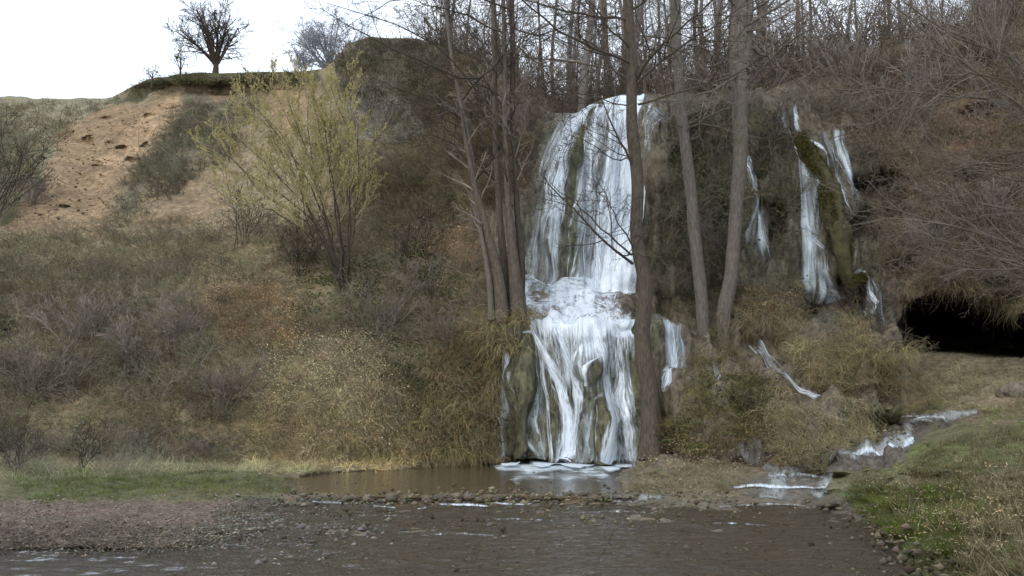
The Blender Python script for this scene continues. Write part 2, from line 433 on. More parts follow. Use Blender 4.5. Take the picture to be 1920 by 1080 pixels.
# ------------------------------------------------------------------ terrain: profiles from the near ground up to the crest
# each knot is (photo row, 'z' ground height) or (photo row, 'Y' distance)
Zk, Yk = 'z', 'Y'
PROFILES = {
 -1400: [(1180,Zk,-.35),(1035,Zk,-.28),(1025,Zk,0),(940,Zk,.12),(880,Zk,.3),(862,Yk,24),(640,Yk,29),(450,Yk,35),(300,Yk,45),(183,Yk,60)],
 0:   [(1180,Zk,-.35),(1040,Zk,-.28),(1027,Zk,-.05),(1000,Zk,.04),(940,Zk,.12),(880,Zk,.28),(862,Yk,24.3),(640,Yk,29),(450,Yk,36),(380,Yk,42),(250,Yk,58),(183,Yk,75)],
 200: [(1180,Zk,-.35),(1045,Zk,-.28),(1028,Zk,-.05),(1000,Zk,.03),(940,Zk,.1),(880,Zk,.25),(862,Yk,24.6),(640,Yk,28.5),(450,Yk,36),(300,Yk,47),(200,Yk,58),(183,Yk,62)],
 340: [(1180,Zk,-.35),(1060,Zk,-.28),(1030,Zk,-.1),(1010,Zk,0),(940,Zk,.05),(885,Zk,.2),(866,Yk,24.9),(640,Yk,28),(450,Yk,36),(350,Yk,42),(200,Yk,53.5),(172,Yk,56.5),(163,Yk,56.7),(152,Yk,55.3),(138,Yk,56.5)],
 440: [(1180,Zk,-.3),(1060,Zk,-.26),(1000,Zk,-.08),(950,Zk,-.02),(930,Zk,.04),(885,Zk,.18),(868,Yk,25),(640,Yk,27.8),(450,Yk,35),(350,Yk,40),(200,Yk,52),(176,Yk,56),(164,Yk,56.2),(152,Yk,55),(136,Yk,56)],
 520: [(1180,Zk,-.15),(960,Zk,-.115),(945,Zk,-.07),(930,Zk,.02),(900,Zk,.03),(884,Zk,.12),(869,Yk,25),(640,Yk,27.6),(450,Yk,33.5),(350,Yk,38),(220,Yk,49),(170,Yk,55),(150,Yk,54),(135,Yk,54.5)],
 640: [(1180,Zk,-.15),(952,Zk,-.13),(940,Zk,-.07),(932,Zk,.015),(926,Zk,.0),(920,Zk,-.22),(892,Zk,-.2),(884,Zk,.04),(868,Yk,25),(640,Yk,27),(500,Yk,31),(400,Yk,35),(250,Yk,39),(140,Yk,42),(80,Yk,43)],
 760: [(1180,Zk,-.15),(952,Zk,-.13),(940,Zk,-.07),(932,Zk,.015),(926,Zk,.0),(920,Zk,-.25),(888,Zk,-.25),(880,Zk,.02),(866,Yk,25.3),(640,Yk,26.7),(500,Yk,30),(430,Yk,33),(330,Yk,35),(200,Yk,36.5),(120,Yk,37),(72,Yk,38)],
 850: [(1180,Zk,-.15),(952,Zk,-.13),(940,Zk,-.07),(932,Zk,.015),(926,Zk,.0),(920,Zk,-.3),(882,Zk,-.3),(874,Zk,.0),(864,Yk,25.6),(640,Yk,26.3),(500,Yk,29),(420,Yk,31),(300,Yk,32.5),(150,Yk,35),(95,Yk,36)],
 930: [(1180,Zk,-.15),(952,Zk,-.13),(940,Zk,-.07),(932,Zk,.015),(926,Zk,.0),(920,Zk,-.35),(880,Zk,-.35),(872,Zk,-.1),(865,Yk,25.7),(625,Yk,26.0),(595,Yk,26.6),(500,Yk,28.5),(350,Yk,30),(200,Yk,32),(125,Yk,34)],
 985: [(1180,Zk,-.15),(952,Zk,-.13),(940,Zk,-.07),(932,Zk,.015),(926,Zk,.0),(920,Zk,-.35),(880,Zk,-.35),(872,Zk,-.1),(866,Yk,25.5),(645,Yk,25.8),(605,Yk,26.3),(598,Yk,26.8),(545,Yk,28),(520,Yk,28.6),(400,Yk,29),(280,Yk,30.2),(190,Yk,32)],
 1040:[(1180,Zk,-.15),(952,Zk,-.13),(940,Zk,-.07),(932,Zk,.015),(926,Zk,.0),(920,Zk,-.35),(880,Zk,-.35),(872,Zk,-.1),(866,Yk,25.2),(625,Yk,25.6),(604,Yk,25.8),(598,Yk,26.3),(556,Yk,27.8),(548,Yk,28),(400,Yk,28.4),(280,Yk,28.9),(230,Yk,29.5),(205,Yk,30.5)],
 1100:[(1180,Zk,-.15),(955,Zk,-.13),(942,Zk,-.07),(934,Zk,.015),(928,Zk,.0),(921,Zk,-.3),(885,Zk,-.3),(876,Zk,-.1),(868,Yk,25.0),(625,Yk,25.4),(604,Yk,25.6),(598,Yk,26.1),(556,Yk,27.7),(548,Yk,27.8),(400,Yk,28.1),(240,Yk,28.5),(205,Yk,29.1),(192,Yk,30)],
 1180:[(1180,Zk,-.15),(955,Zk,-.12),(940,Zk,-.08),(915,Zk,.02),(885,Zk,.03),(872,Zk,.05),(866,Yk,24.9),(625,Yk,25.4),(604,Yk,25.6),(598,Yk,26.1),(556,Yk,27.7),(548,Yk,27.8),(400,Yk,28.1),(220,Yk,28.4),(195,Yk,28.8),(180,Yk,29.6)],
 1240:[(1180,Zk,-.15),(955,Zk,-.11),(940,Zk,-.06),(905,Zk,.08),(852,Yk,24.2),(770,Yk,24.8),(740,Yk,25.4),(620,Yk,25.9),(595,Yk,26.8),(560,Yk,27.8),(400,Yk,28.2),(250,Yk,28.8),(180,Yk,30)],
 1310:[(1180,Zk,-.15),(955,Zk,-.11),(930,Zk,.0),(905,Zk,.12),(862,Yk,23.4),(735,Yk,24.4),(705,Yk,25.4),(620,Yk,26),(600,Yk,27),(560,Yk,27.8),(400,Yk,28.4),(200,Yk,29.5),(182,Yk,31)],
 1400:[(1180,Zk,-.15),(955,Zk,-.11),(925,Zk,-.04),(905,Zk,.08),(870,Zk,.25),(842,Yk,22.9),(720,Yk,24.2),(640,Yk,26),(500,Yk,27.5),(350,Yk,28.3),(200,Yk,29.5),(178,Yk,31)],
 1530:[(1180,Zk,-.15),(960,Zk,-.115),(935,Zk,-.05),(905,Zk,.08),(868,Zk,.35),(855,Yk,21.8),(770,Yk,22.8),(745,Yk,24),(620,Yk,25.2),(600,Yk,26.5),(540,Yk,27.3),(400,Yk,27.6),(240,Yk,28),(200,Yk,28.8),(140,Yk,31)],
 1640:[(1180,Zk,-.26),(1010,Zk,-.2),(955,Zk,.1),(900,Zk,.3),(855,Zk,.55),(800,Zk,.95),(770,Yk,22.6),(740,Yk,23.6),(660,Yk,24.6),(600,Yk,26),(400,Yk,27.5),(300,Yk,28),(200,Yk,29),(95,Yk,31)],
 1690:[(1180,Zk,-.24),(1050,Zk,-.18),(1000,Zk,.12),(900,Zk,.42),(800,Zk,.98),(720,Yk,23.4),(640,Yk,25),(600,Yk,25.8),(450,Yk,26.4),(330,Yk,26.8),(200,Yk,28.8),(83,Yk,31)],
 1725:[(1180,Zk,-.2),(1075,Zk,-.15),(1030,Zk,.12),(900,Zk,.5),(800,Zk,1.02),(720,Yk,23.6),(662,Yk,25),(652,Yk,33),(612,Yk,33),(585,Yk,29),(560,Yk,25.5),(450,Yk,26),(330,Yk,26.6),(200,Yk,28.5),(78,Yk,31)],
 1800:[(1180,Zk,.05),(1080,Zk,.2),(1000,Zk,.38),(900,Zk,.72),(800,Zk,1.12),(740,Yk,22.5),(664,Yk,24.5),(654,Yk,36),(605,Yk,36),(575,Yk,30),(548,Yk,25),(540,Yk,24.6),(400,Yk,25.6),(300,Yk,26.5),(100,Yk,30),(62,Yk,32)],
 1920:[(1180,Zk,.4),(1080,Zk,.5),(1000,Zk,.62),(900,Zk,.88),(800,Zk,1.2),(740,Yk,21.5),(672,Yk,24),(662,Yk,36),(615,Yk,36),(602,Yk,30),(592,Yk,24.4),(400,Yk,25),(200,Yk,27.5),(0,Yk,30)],
 2060:[(1180,Zk,.6),(1080,Zk,.7),(900,Zk,1.0),(800,Zk,1.3),(740,Yk,21),(665,Yk,23),(655,Yk,30),(625,Yk,30),(612,Yk,24.2),(400,Yk,24.6),(200,Yk,27),(-60,Yk,30)],
 2200:[(1180,Zk,.8),(1080,Zk,.9),(900,Zk,1.2),(800,Zk,1.5),(740,Yk,20),(660,Yk,22),(590,Yk,23),(400,Yk,24),(200,Yk,26.5),(-80,Yk,29)],
 3300:[(1180,Zk,1.0),(1080,Zk,1.0),(900,Zk,1.3),(800,Zk,1.5),(740,Yk,19),(660,Yk,21),(590,Yk,22),(400,Yk,23),(200,Yk,26),(-80,Yk,29)],
}
CREST = [(-1400,200),(0,182),(120,184),(205,184),(235,168),(270,152),(340,138),(450,136),(560,135),(610,128),(636,105),(650,82),(690,70),(780,72),(850,95),(920,122),(975,180),(1030,210),(1075,214),(1120,192),(1165,181),(1210,181),(1260,172),(1350,178),(1450,170),(1500,150),(1600,112),(1700,82),(1780,68),(1850,30),(1920,0),(2200,-80),(3300,-80)]
PYMAX = 1180.0
_pys = np.arange(-120, PYMAX + 1, 2.0)
_ck = sorted(PROFILES)
_rows = []
for k in _ck:
    kn = sorted((py, (v if t == Yk else Yz(py, v))) for py, t, v in PROFILES[k])
    a = np.array(kn, float)
    _rows.append(np.interp(_pys, a[:, 0], 1.0 / a[:, 1]))
INV = np.array(_rows)                                  # (columns, rows) inverse distance

def crest(px):
    return np.interp(px, [c[0] for c in CREST], [c[1] for c in CREST])

# local swellings (towards the camera, metres) and hollows: (px, py, rx, ry, amount)
BUMPS = [
 (1128,800,34,80,.55),(1112,690,26,34,.40),(1102,735,22,40,.3),(982,760,22,120,.45),(1022,546,34,22,.6),(1165,585,22,14,.4),
 (1590,675,95,70,.75),(1535,812,70,46,.6),(1330,775,100,62,.6),(1440,560,50,60,.5),(1450,690,26,50,-.1),
 (1275,520,45,45,.5),(1235,255,32,90,.5),(1232,215,10,26,-.9),(1655,352,50,30,-2.0),(1630,430,40,40,-.8),(1592,565,36,48,-1.6),(1690,400,26,12,-1.2),(1755,420,20,10,-1.2),(1820,330,24,10,-1.0),(1460,420,14,40,-.9),(1345,430,12,60,-.8),(1300,330,10,50,-.7),(880,320,16,24,-.9),(850,400,14,30,-.9),(700,560,26,12,-.6),(905,700,8,30,-.7),(15,620,18,20,-1.2),(1522,585,30,34,-1.1),
 (1425,400,30,90,-.5),(1445,330,26,60,.3),(700,700,120,60,.5),(640,790,110,60,.5),(620,720,90,60,.4),(420,560,60,50,.4),(480,640,90,60,-.4),
 (740,230,60,50,-.8),(730,330,60,30,.6),(800,590,90,60,-.5),(935,615,40,26,.5),(300,390,60,30,1.2),(240,255,24,16,-.8),(280,235,30,10,.6),(160,262,20,10,-.7),
 (1840,215,44,16,-1.2),(1775,520,26,14,.6),(1730,560,14,12,.5),(1835,560,24,14,.7),(1895,585,24,12,.5),(1700,600,12,18,.5),(1860,530,20,12,-.6),(1800,480,40,14,-.6),(1700,500,30,20,-.6),(1900,380,20,30,-.8),(1040,500,30,120,.2),(1078,380,12,160,.35),(1118,330,8,90,.2),(920,790,26,60,.2),(890,700,30,60,-.3),
 (1900,735,40,26,.4),(228,277,11,4,-1.1),(268,273,10,4,-1.1),(280,218,18,5,-1.0),(246,300,12,5,-.8),(205,270,8,6,-1),(182,312,10,4,-.8),(122,388,9,4,-1),(200,222,14,4,-.9),(330,205,14,5,-.8),(165,265,12,9,-1.0),(310,250,20,5,.7),(100,300,30,50,1.0),(170,370,40,40,-1.2),
 (1380,850,60,30,.1),
]

# column and row layout
cx_ = np.concatenate([np.linspace(-1400, -120, 34, endpoint=False), np.arange(-120, 2060, 5.0), np.linspace(2060, 3300, 34)])
NR = 330
s_ = np.linspace(0, 1, NR)
CR = crest(cx_)
PYG = PYMAX + (CR[None, :] - PYMAX) * s_[:, None]       # (rows, cols) photo row of each vertex
PXG = np.broadcast_to(cx_[None, :], PYG.shape).copy()

def inv_depth(px, py):
    ci = np.clip(np.searchsorted(_ck, px, side='right') - 1, 0, len(_ck) - 2)
    cka = np.array(_ck, float)
    t = np.clip((px - cka[ci]) / (cka[ci + 1] - cka[ci]), 0, 1)
    r = np.clip((py - _pys[0]) / 2.0, 0, len(_pys) - 1.001)
    ri = r.astype(int); f = r - ri
    a = INV[ci, ri] * (1 - f) + INV[ci, ri + 1] * f
    b = INV[ci + 1, ri] * (1 - f) + INV[ci + 1, ri + 1] * f
    return a * (1 - t) + b * t

warp = fbm(np.stack([PXG / 90, PYG / 90, PXG * 0], -1), 3, 3)
warp2 = fbm(np.stack([PXG / 70, PYG / 16, PXG * 0 + 5], -1), 4, 9)
lowm = sstep(872, 884, PYG) * sstep(-1400, -600, PXG)
YG = 1.0 / inv_depth(PXG + 14 * warp * (PYG < 860) * (PXG < 930) + 34 * warp2 * lowm, PYG + 4 * fbm(np.stack([PXG / 40, PYG / 20, PXG * 0 + 15], -1), 3, 10) * lowm * sstep(1100, 1000, PYG))
for (bx, by, rx, ry, am) in BUMPS:
    d2 = ((PXG - bx) / rx) ** 2 + ((PYG - by) / ry) ** 2
    YG -= am * np.exp(-d2 * d2 * 0.7 - d2 * 0.3)
G0 = P3(PXG, PYG, YG)

def grid_normals(G):
    du = np.gradient(G, axis=1); dv = np.gradient(G, axis=0)
    n = np.cross(du, dv)
    n /= np.linalg.norm(n, axis=-1, keepdims=True) + 1e-9
    n[n[..., 1] > 0.98] *= 1
    return n
NG = grid_normals(G0)
steep = sstep(0.985, 0.8, np.abs(NG[..., 2]))           # 0 on flat ground
cliffm = sstep(900, 960, PXG) * sstep(1720, 1660, PXG) * sstep(880, 860, PYG)
far = np.clip(YG / 28.0, 0.8, 2.2)
rough1 = fbm(G0 / (1.7 * far[..., None]), 4, 11)
rough2 = fbm(G0 * 2.6, 3, 23)
flute = fbm(G0 * np.array([3.2, 1.0, 0.45]), 3, 31)
ridg = 1 - np.abs(fbm(G0 * np.array([1.6, 1.0, 0.35]), 3, 37))
waterm = np.exp(-(((PXG - 1090) / 120) ** 4)) * (PYG < 875)
disp = steep * (1 - .93 * sstep(868, 884, PYG)) * (0.34 * rough1 * far + 0.10 * rough2) * (1 - 0.55 * waterm) + cliffm * (0.30 * flute + 0.38 * (ridg - 0.5)) * (1 - 0.45 * waterm)
disp += (1 - steep) * 0.035 * fbm(G0 * 1.1, 4, 41)
fl2 = sstep(0.96, 0.995, np.abs(NG[..., 2]))
disp *= sstep(0, 0.02, 1 - s_[:, None]) * 0.7 + 0.3
G = G0 + NG * disp[..., None]
# gravel / stream bed stones as fine relief
gr = fbm(G0 * np.array([4.5, 4.5, 1]), 3, 51)
G[..., 2] += fl2 * 0.022 * gr * (PYG > 925) * (1 + 1.2 * sstep(935, 950, PYG))
NG = grid_normals(G)

def tsample(px, py):
    """point and normal of the finished terrain at a photo pixel"""
    px = np.asarray(px, float); py = np.asarray(py, float)
    c = np.interp(px, cx_, np.arange(len(cx_)))
    s = np.clip((py - PYMAX) / (crest(px) - PYMAX), 0, 1) * (NR - 1)
    ci = np.clip(c.astype(int), 0, len(cx_) - 2); ri = np.clip(s.astype(int), 0, NR - 2)
    a = (c - ci)[..., None]; b = (s - ri)[..., None]
    def bl(A):
        return (A[ri, ci] * (1 - a) + A[ri, ci + 1] * a) * (1 - b) + (A[ri + 1, ci] * (1 - a) + A[ri + 1, ci + 1] * a) * b
    n = bl(NG)
    return bl(G), n / (np.linalg.norm(n, axis=-1, keepdims=True) + 1e-9)

def behind(px, d):
    """ground on the plateau, d metres behind the crest"""
    px = np.asarray(px, float); d = np.asarray(d, float)
    p, _ = tsample(px, crest(px))
    Y = p[..., 1] + d
    x = (px - 960) / FPX * Y / CT
    z = p[..., 2] + np.minimum(d, 40) * 0.06 + 0.25 * fbm(np.stack([x / 5, Y / 5, x * 0], -1), 2, 61)
    return np.stack([x, Y, z], -1)

# ---- ground colours by place
def paint(px, py):
    px = np.asarray(px, float); py = np.asarray(py, float)
    q = np.stack([px / 46, py / 46, px * 0 + 3], -1)
    wx = px + 22 * fbm(q, 3, 71) * np.where(py > 860, 1.6, 1)
    wy = py + 14 * fbm(q + 50, 3, 72) * np.where(py > 860, .55, 1)
    c = np.empty(px.shape + (3,)); c[...] = (0.150, 0.118, 0.070)
    def put(poly, col, mix=1.0):
        m = inpoly(wx, wy, poly)[..., None] * mix
        c[...] = c * (1 - m) + np.array(col) * m
    put([(-1500,100),(260,100),(210,200),(120,250),(60,380),(-1500,420)], (0.140, 0.124, 0.078))
    c *= 1.35
    put([(640,30),(980,60),(980,640),(640,640)], (0.125, 0.100, 0.062))
    put([(900,60),(1700,60),(1700,880),(930,900)], (0.145, 0.118, 0.078))
    put([(1230,180),(1370,180),(1370,560),(1240,560)], (0.10, 0.088, 0.058), .7)
    put([(1400,250),(1680,250),(1680,620),(1400,620)], (0.10, 0.088, 0.058))
    put([(1640,0),(2400,-100),(2400,560),(1640,560)], (0.130, 0.098, 0.068))
    put([(1800,150),(1900,170),(1890,290),(1780,280)], (0.20, 0.125, 0.075))
    # earth scar
    put([(215,195),(345,178),(345,215),(290,270),(245,330),(215,410),(205,440),(40,440),(15,430),(90,340),(100,250),(130,222),(190,215)], (0.215, 0.148, 0.085))
    put([(255,215),(335,188),(352,218),(280,300),(190,310),(215,260)], (0.29, 0.20, 0.115))
    put([(345,150),(560,150),(560,175),(500,190),(380,185)], (0.22, 0.155, 0.095))
    put([(350,330),(430,330),(430,400),(300,440),(240,425),(290,380)], (0.20, 0.145, 0.088), .8)
    put([(520,140),(570,140),(560,250),(500,240)], (0.26, 0.18, 0.10), .8)
    put([(345,180),(520,180),(440,260),(340,330),(230,420),(250,330),(350,215)], (0.125, 0.108, 0.072), .85)
    put([(200,200),(262,150),(340,125),(600,115),(600,152),(500,150),(400,163),(330,156),(240,186)], (0.085, 0.078, 0.040))
    put([(630,60),(830,55),(830,200),(760,180),(650,190)], (0.10, 0.085, 0.06))
    put([(655,185),(800,175),(800,250),(740,262),(670,260)], (0.20, 0.19, 0.165), .8)
    put([(740,300),(720,330),(800,330),(790,300)], (0.17, 0.155, 0.12), .7)
    put([(780,420),(900,420),(900,490),(790,480)], (0.26, 0.16, 0.095), .8)
    put([(380,520),(540,530),(600,650),(480,660),(380,590)], (0.22, 0.155, 0.10), .7)
    put([(920,600),(1220,600),(1220,885),(925,885)], (0.115, 0.108, 0.062))
    put([(960,180),(1200,170),(1200,560),(960,560)], (0.125, 0.118, 0.085))
    put([(1075,200),(1105,200),(1085,540),(1050,540)], (0.085, 0.085, 0.04))
    put([(1676,655),(1690,598),(1716,562),(1750,540),(1800,544),(1850,574),(1925,592),(2080,606),(2080,664),(1925,666),(1800,658)], (0.022, 0.018, 0.014))  # cave gloom painted in: interior rock darkened to near black
    # low ground
    put([(-1500,868),(520,872),(560,900),(500,945),(-1500,945)], (0.175, 0.165, 0.085))
    put([(20,880),(300,880),(470,890),(520,915),(380,925),(120,945),(40,935)], (0.14, 0.14, 0.075), .6)
    put([(-1500,936),(500,938),(520,1000),(360,1040),(-1500,1050)], (0.215, 0.16, 0.122))
    put([(-1500,985),(500,975),(470,1050),(-1500,1200)], (0.17, 0.135, 0.105), .8)
    put([(480,930),(1560,930),(1800,1080),(1900,1400),(380,1400),(330,1030)], (0.145, 0.118, 0.08))
    put([(-1500,1032),(380,1026),(380,1400),(-1500,1400)], (0.075, 0.06, 0.035))
    put([(540,885),(1180,885),(1140,940),(540,940)], (0.15, 0.11, 0.065))
    put([(1110,880),(1380,850),(1560,860),(1560,945),(1110,920)], (0.165, 0.135, 0.085))
    put([(1560,770),(2500,760),(2500,1300),(1830,1300),(1790,1060),(1600,945),(1560,900)], (0.155, 0.145, 0.075))
    put([(1590,920),(1800,915),(1830,960),(1780,1020),(1690,1000),(1600,950)], (0.095, 0.125, 0.035))
    put([(1700,840),(2000,830),(2000,880),(1650,880)], (0.15, 0.17, 0.06), .7)
    put([(1370,838),(1450,845),(1500,862),(1650,835),(1690,800),(1690,775),(1800,765),(1830,785),(1740,805),(1735,830),(1690,860),(1600,880),(1560,900),(1560,945),(1380,930),(1440,885)], (0.14, 0.12, 0.098))
    put([(1540,925),(1625,935),(1720,1000),(1850,1060),(1900,1200),(1500,1200),(1500,960)], (0.10, 0.085, 0.055))
    put([(1690,655),(2400,665),(2400,790),(1720,790)], (0.20, 0.16, 0.10))
    put([(1700,652),(2300,660),(2300,712),(1720,706)], (0.16, 0.13, 0.08))
    return c

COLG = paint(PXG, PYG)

# ---- which piece of the setting a face belongs to
fr, fc = np.meshgrid(np.arange(NR - 1), np.arange(len(cx_) - 1), indexing='ij')
pfx = (cx_[fc] + cx_[fc + 1]) / 2
pfy = (PYG[fr, fc] + PYG[fr + 1, fc + 1]) / 2
_lw = 70 * fbm(np.stack([pfx / 50, pfy / 12, pfx * 0 + 8], -1), 3, 12) * (pfy > 880)
pfx0 = pfx
pfx = pfx + _lw
reg = np.zeros(fr.shape, int)                            # 0 hillside
reg[(pfx > 925) & (pfx <= 1700) & (pfy < 872)] = 2       # cliff
reg[inpoly(pfx, pfy, [(200,185),(350,170),(560,160),(500,200),(350,330),(420,340),(430,400),(215,440),(15,435),(100,250)])] = 1
reg[(pfy > 872) & (pfx < 540)] = 3                       # gravel bank
reg[(pfy > 872) & (pfx >= 540) & (pfx < 1580)] = 4       # stream bed
reg[(pfy > 765) & (pfx >= 1580)] = 5
reg[(pfy > 925) & (pfx < 1580 + (pfy - 925) * 1.75) & (pfx >= 1500)] = 4
reg[(pfy > 1180)] = 5                     # grass bank
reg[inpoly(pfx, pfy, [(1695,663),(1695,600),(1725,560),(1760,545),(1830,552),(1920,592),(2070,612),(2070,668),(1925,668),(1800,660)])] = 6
ncol = len(cx_)
VG = G.reshape(-1, 3)
CG = COLG.reshape(-1, 3)
idx = fr * ncol + fc
quads = np.stack([idx, idx + 1, idx + 1 + ncol, idx + ncol], -1)
SETTING = ['hillside', 'earth_scar', 'travertine_cliff', 'gravel_bank', 'stream_bed', 'grassy_bank', 'cave']
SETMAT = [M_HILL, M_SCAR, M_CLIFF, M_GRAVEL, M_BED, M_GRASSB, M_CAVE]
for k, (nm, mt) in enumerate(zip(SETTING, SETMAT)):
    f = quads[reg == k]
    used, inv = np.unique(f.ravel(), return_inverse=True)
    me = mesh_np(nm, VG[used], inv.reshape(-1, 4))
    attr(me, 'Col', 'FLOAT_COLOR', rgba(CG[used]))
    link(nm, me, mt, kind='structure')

# ---- plateau behind the crest and the near ground under the camera
dd = np.concatenate([[0], np.geomspace(0.4, 1500, 30)])
cols = np.arange(0, ncol, 2)
PB = np.stack([behind(cx_[cols], np.full(len(cols), d)) if d > 0 else G[-1, cols] for d in dd])
nb = len(cols)
fr2, fc2 = np.meshgrid(np.arange(len(dd) - 1), np.arange(nb - 1), indexing='ij')
i2 = fr2 * nb + fc2
me = mesh_np('plateau', PB.reshape(-1, 3), np.stack([i2, i2 + 1, i2 + 1 + nb, i2 + nb], -1).reshape(-1, 4))
attr(me, 'Col', 'FLOAT_COLOR', rgba(np.broadcast_to(np.array([0.12, 0.10, 0.06]), (nb * len(dd), 3))))
link('plateau', me, M_HILL, kind='structure')
g0 = G[0, cols]
yy = [1.0, 0.6, 0.1, -0.8, -3.0, -30.0]
NGR = np.stack([np.stack([g0[:, 0] * max(1.0, 1.0), np.where(np.full(nb, k) == 0, g0[:, 1], g0[:, 1] * y if y > 0 else 9 * y), g0[:, 2]], -1) for k, y in enumerate(yy)])
i3a, i3b = np.meshgrid(np.arange(len(yy) - 1), np.arange(nb - 1), indexing='ij')
i3 = i3a * nb + i3b
me = mesh_np('near_ground', NGR.reshape(-1, 3), np.stack([i3, i3 + nb, i3 + nb + 1, i3 + 1], -1).reshape(-1, 4))
attr(me, 'Col', 'FLOAT_COLOR', rgba(np.tile(CG[:ncol][cols], (len(yy), 1))))
link('near_ground', me, M_GRASSB, kind='structure')

# ------------------------------------------------------------------ still and running water
def flat_water(name, poly, z, mat):
    """one sheet at height z; the ground rises through it at the banks"""
    x = [p[0] for p in poly]; y = [p[1] for p in poly]
    me = mesh_np(name, np.array([(a, b, z) for a, b in poly]), np.array([list(range(len(poly)))]), smooth=False)
    return link(name, me, mat, kind='structure')

def gx(px, py, z):
    p = P3(px, py, Yz(py, z)); return (float(p[0]), float(p[1]))
flat_water('pool_water', [gx(500, 931, 0), gx(1195, 933, 0), gx(1215, 895, 0), gx(1215, 866, 0), gx(1100, 862, 0), gx(900, 862, 0), gx(560, 875, 0), gx(470, 905, 0)], 0.0, M_POOL)
def rippled(name, x0, x1, y0, y1, nx, ny, z, mat, amp, keep=None):
    X, Y = np.meshgrid(np.linspace(x0, x1, nx), np.linspace(y0, y1, ny))
    q = np.stack([X * 1.1, Y * 2.6, X * 0], -1)
    Z = z + amp * (.35 + .65 * sstep(-.3, .5, fbm(q * .22, 2, 210))) * fbm(q, 5, 207, .62) + amp * .6 * fbm(q * 3.1, 2, 208)
    i, j = np.meshgrid(np.arange(ny - 1), np.arange(nx - 1), indexing='ij'); k = i * nx + j
    me = mesh_np(name, np.stack([X, Y, Z], -1).reshape(-1, 3), np.stack([k, k + 1, k + 1 + nx, k + nx], -1).reshape(-1, 4))
    return link(name, me, mat, kind='structure')
rippled('stream_water', -16, 13, 8.0, 18.7, 420, 330, -.08, M_STREAM, .036)
flat_water('stream_water', [(-30, -20), (14, -20), (14, 7.99), (-30, 7.99)], -0.08, M_STREAM)

RIBS = []
def ribbon(pts, nu=7, lift=0.12, step=9.0, seed=0, edge=0.5, off=0.03, plane=None):
    """strand of water over the rock. pts: (px, py, width px, density)"""
    pts = np.array(pts, float)
    seg = np.hypot(np.diff(pts[:, 0]), np.diff(pts[:, 1]))
    cum = np.concatenate([[0], np.cumsum(seg)])
    n = max(4, int(cum[-1] / step))
    t = np.linspace(0, cum[-1], n)
    # smooth path
    c = np.stack([np.interp(t, cum, pts[:, k]) for k in range(4)], -1)
    for _ in range(3):
        c[1:-1] = (c[:-2] + 2 * c[1:-1] + c[2:]) / 4
    tan = np.gradient(c[:, :2], axis=0)
    tan /= np.linalg.norm(tan, axis=1, keepdims=True) + 1e-9
    nor = np.stack([-tan[:, 1], tan[:, 0]], -1)
    u = np.linspace(-1, 1, nu)
    wob = fbm(np.stack([t / 40 + seed * 9.1, t * 0, t * 0 + seed], -1), 2, 5)
    cxs = c[:, None, 0] + nor[:, None, 0] * u[None] * c[:, None, 2] / 2 + wob[:, None] * 2.0
    cys = c[:, None, 1] + nor[:, None, 1] * u[None] * c[:, None, 2] / 2
    p, nn = tsample(cxs, cys)
    vw = p - np.array([0, 0, CZ]); vw /= np.linalg.norm(vw, axis=-1, keepdims=True)
    p = p - vw * (off + .6 * lift * (1 - u[None, :, None] ** 2))
    p[..., 2] += 0.01
    if plane is not None:
        p = P3(cxs, cys, Yz(cys, plane + .012))
    Ym = p[..., 1].mean()
    flow = np.stack([np.broadcast_to(u[None] * c[:, None, 2] / 2 / FPX * Ym + seed * 3.7, cxs.shape), np.broadcast_to(t[:, None] / FPX * Ym + seed * 1.9, cxs.shape), cxs * 0], -1)
    dens = (c[:, None, 3] + .12) * (1 - min(.95, edge * 1.5) * np.abs(u[None]) ** 1.7)
    RIBS.append(np.stack([c[:, 0], c[:, 1], c[:, 2]], -1))
    fr_, fc_ = np.meshgrid(np.arange(n - 1), np.arange(nu - 1), indexing='ij')
    i = fr_ * nu + fc_
    return p.reshape(-1, 3), np.stack([i, i + 1, i + 1 + nu, i + nu], -1).reshape(-1, 4), flow.reshape(-1, 3), dens.reshape(-1)

def sheet(left, right, rows, densf, nu=50, off=0.05, lift=0.0, seed=0, wscale=None):
    """curtain of water between two edges given by photo row -> photo column; densf(s, py)"""
    s = np.linspace(0, 1, nu)
    L = np.interp(rows, [a[1] for a in left], [a[0] for a in left])
    R = np.interp(rows, [a[1] for a in right], [a[0] for a in right])
    px = L[:, None] + (R - L)[:, None] * s[None]
    py = np.broadcast_to(rows[:, None], px.shape)
    p, nn = tsample(px, py)
    vw = p - np.array([0, 0, CZ]); vw /= np.linalg.norm(vw, axis=-1, keepdims=True)
    S = np.broadcast_to(s[None], px.shape)
    Ym = p[..., 1].mean()
    Wm = (R - L).mean() / FPX * Ym
    flow = np.stack([S * Wm + seed * 5.3, py / FPX * Ym, S * 0], -1)
    flut = fbm(flow * np.array([5, .3, 1]), 3, 91 + seed)
    p = p - vw * (off + lift + 0.035 * flut)[..., None]
    dens = densf(S, py)
    n = len(rows)
    fr_, fc_ = np.meshgrid(np.arange(n - 1), np.arange(nu - 1), indexing='ij')
    i = fr_ * nu + fc_
    return p.reshape(-1, 3), np.stack([i, i + 1, i + 1 + nu, i + nu], -1).reshape(-1, 4), flow.reshape(-1, 3), dens.reshape(-1)

def water_mesh(name, pieces, mat, parent, **pr):
    V, F, FL, D, o = [], [], [], [], 0
    for v, f, fl, d in pieces:
        V.append(v); F.append(f + o); FL.append(fl); D.append(d); o += len(v)
    me = mesh_np(name, np.concatenate(V), np.concatenate(F))
    attr(me, 'flow', 'FLOAT_VECTOR', np.concatenate(FL))
    attr(me, 'dens', 'FLOAT', np.clip(np.concatenate(D), 0, 1.4))
    return link(name, me, mat, parent, **pr)

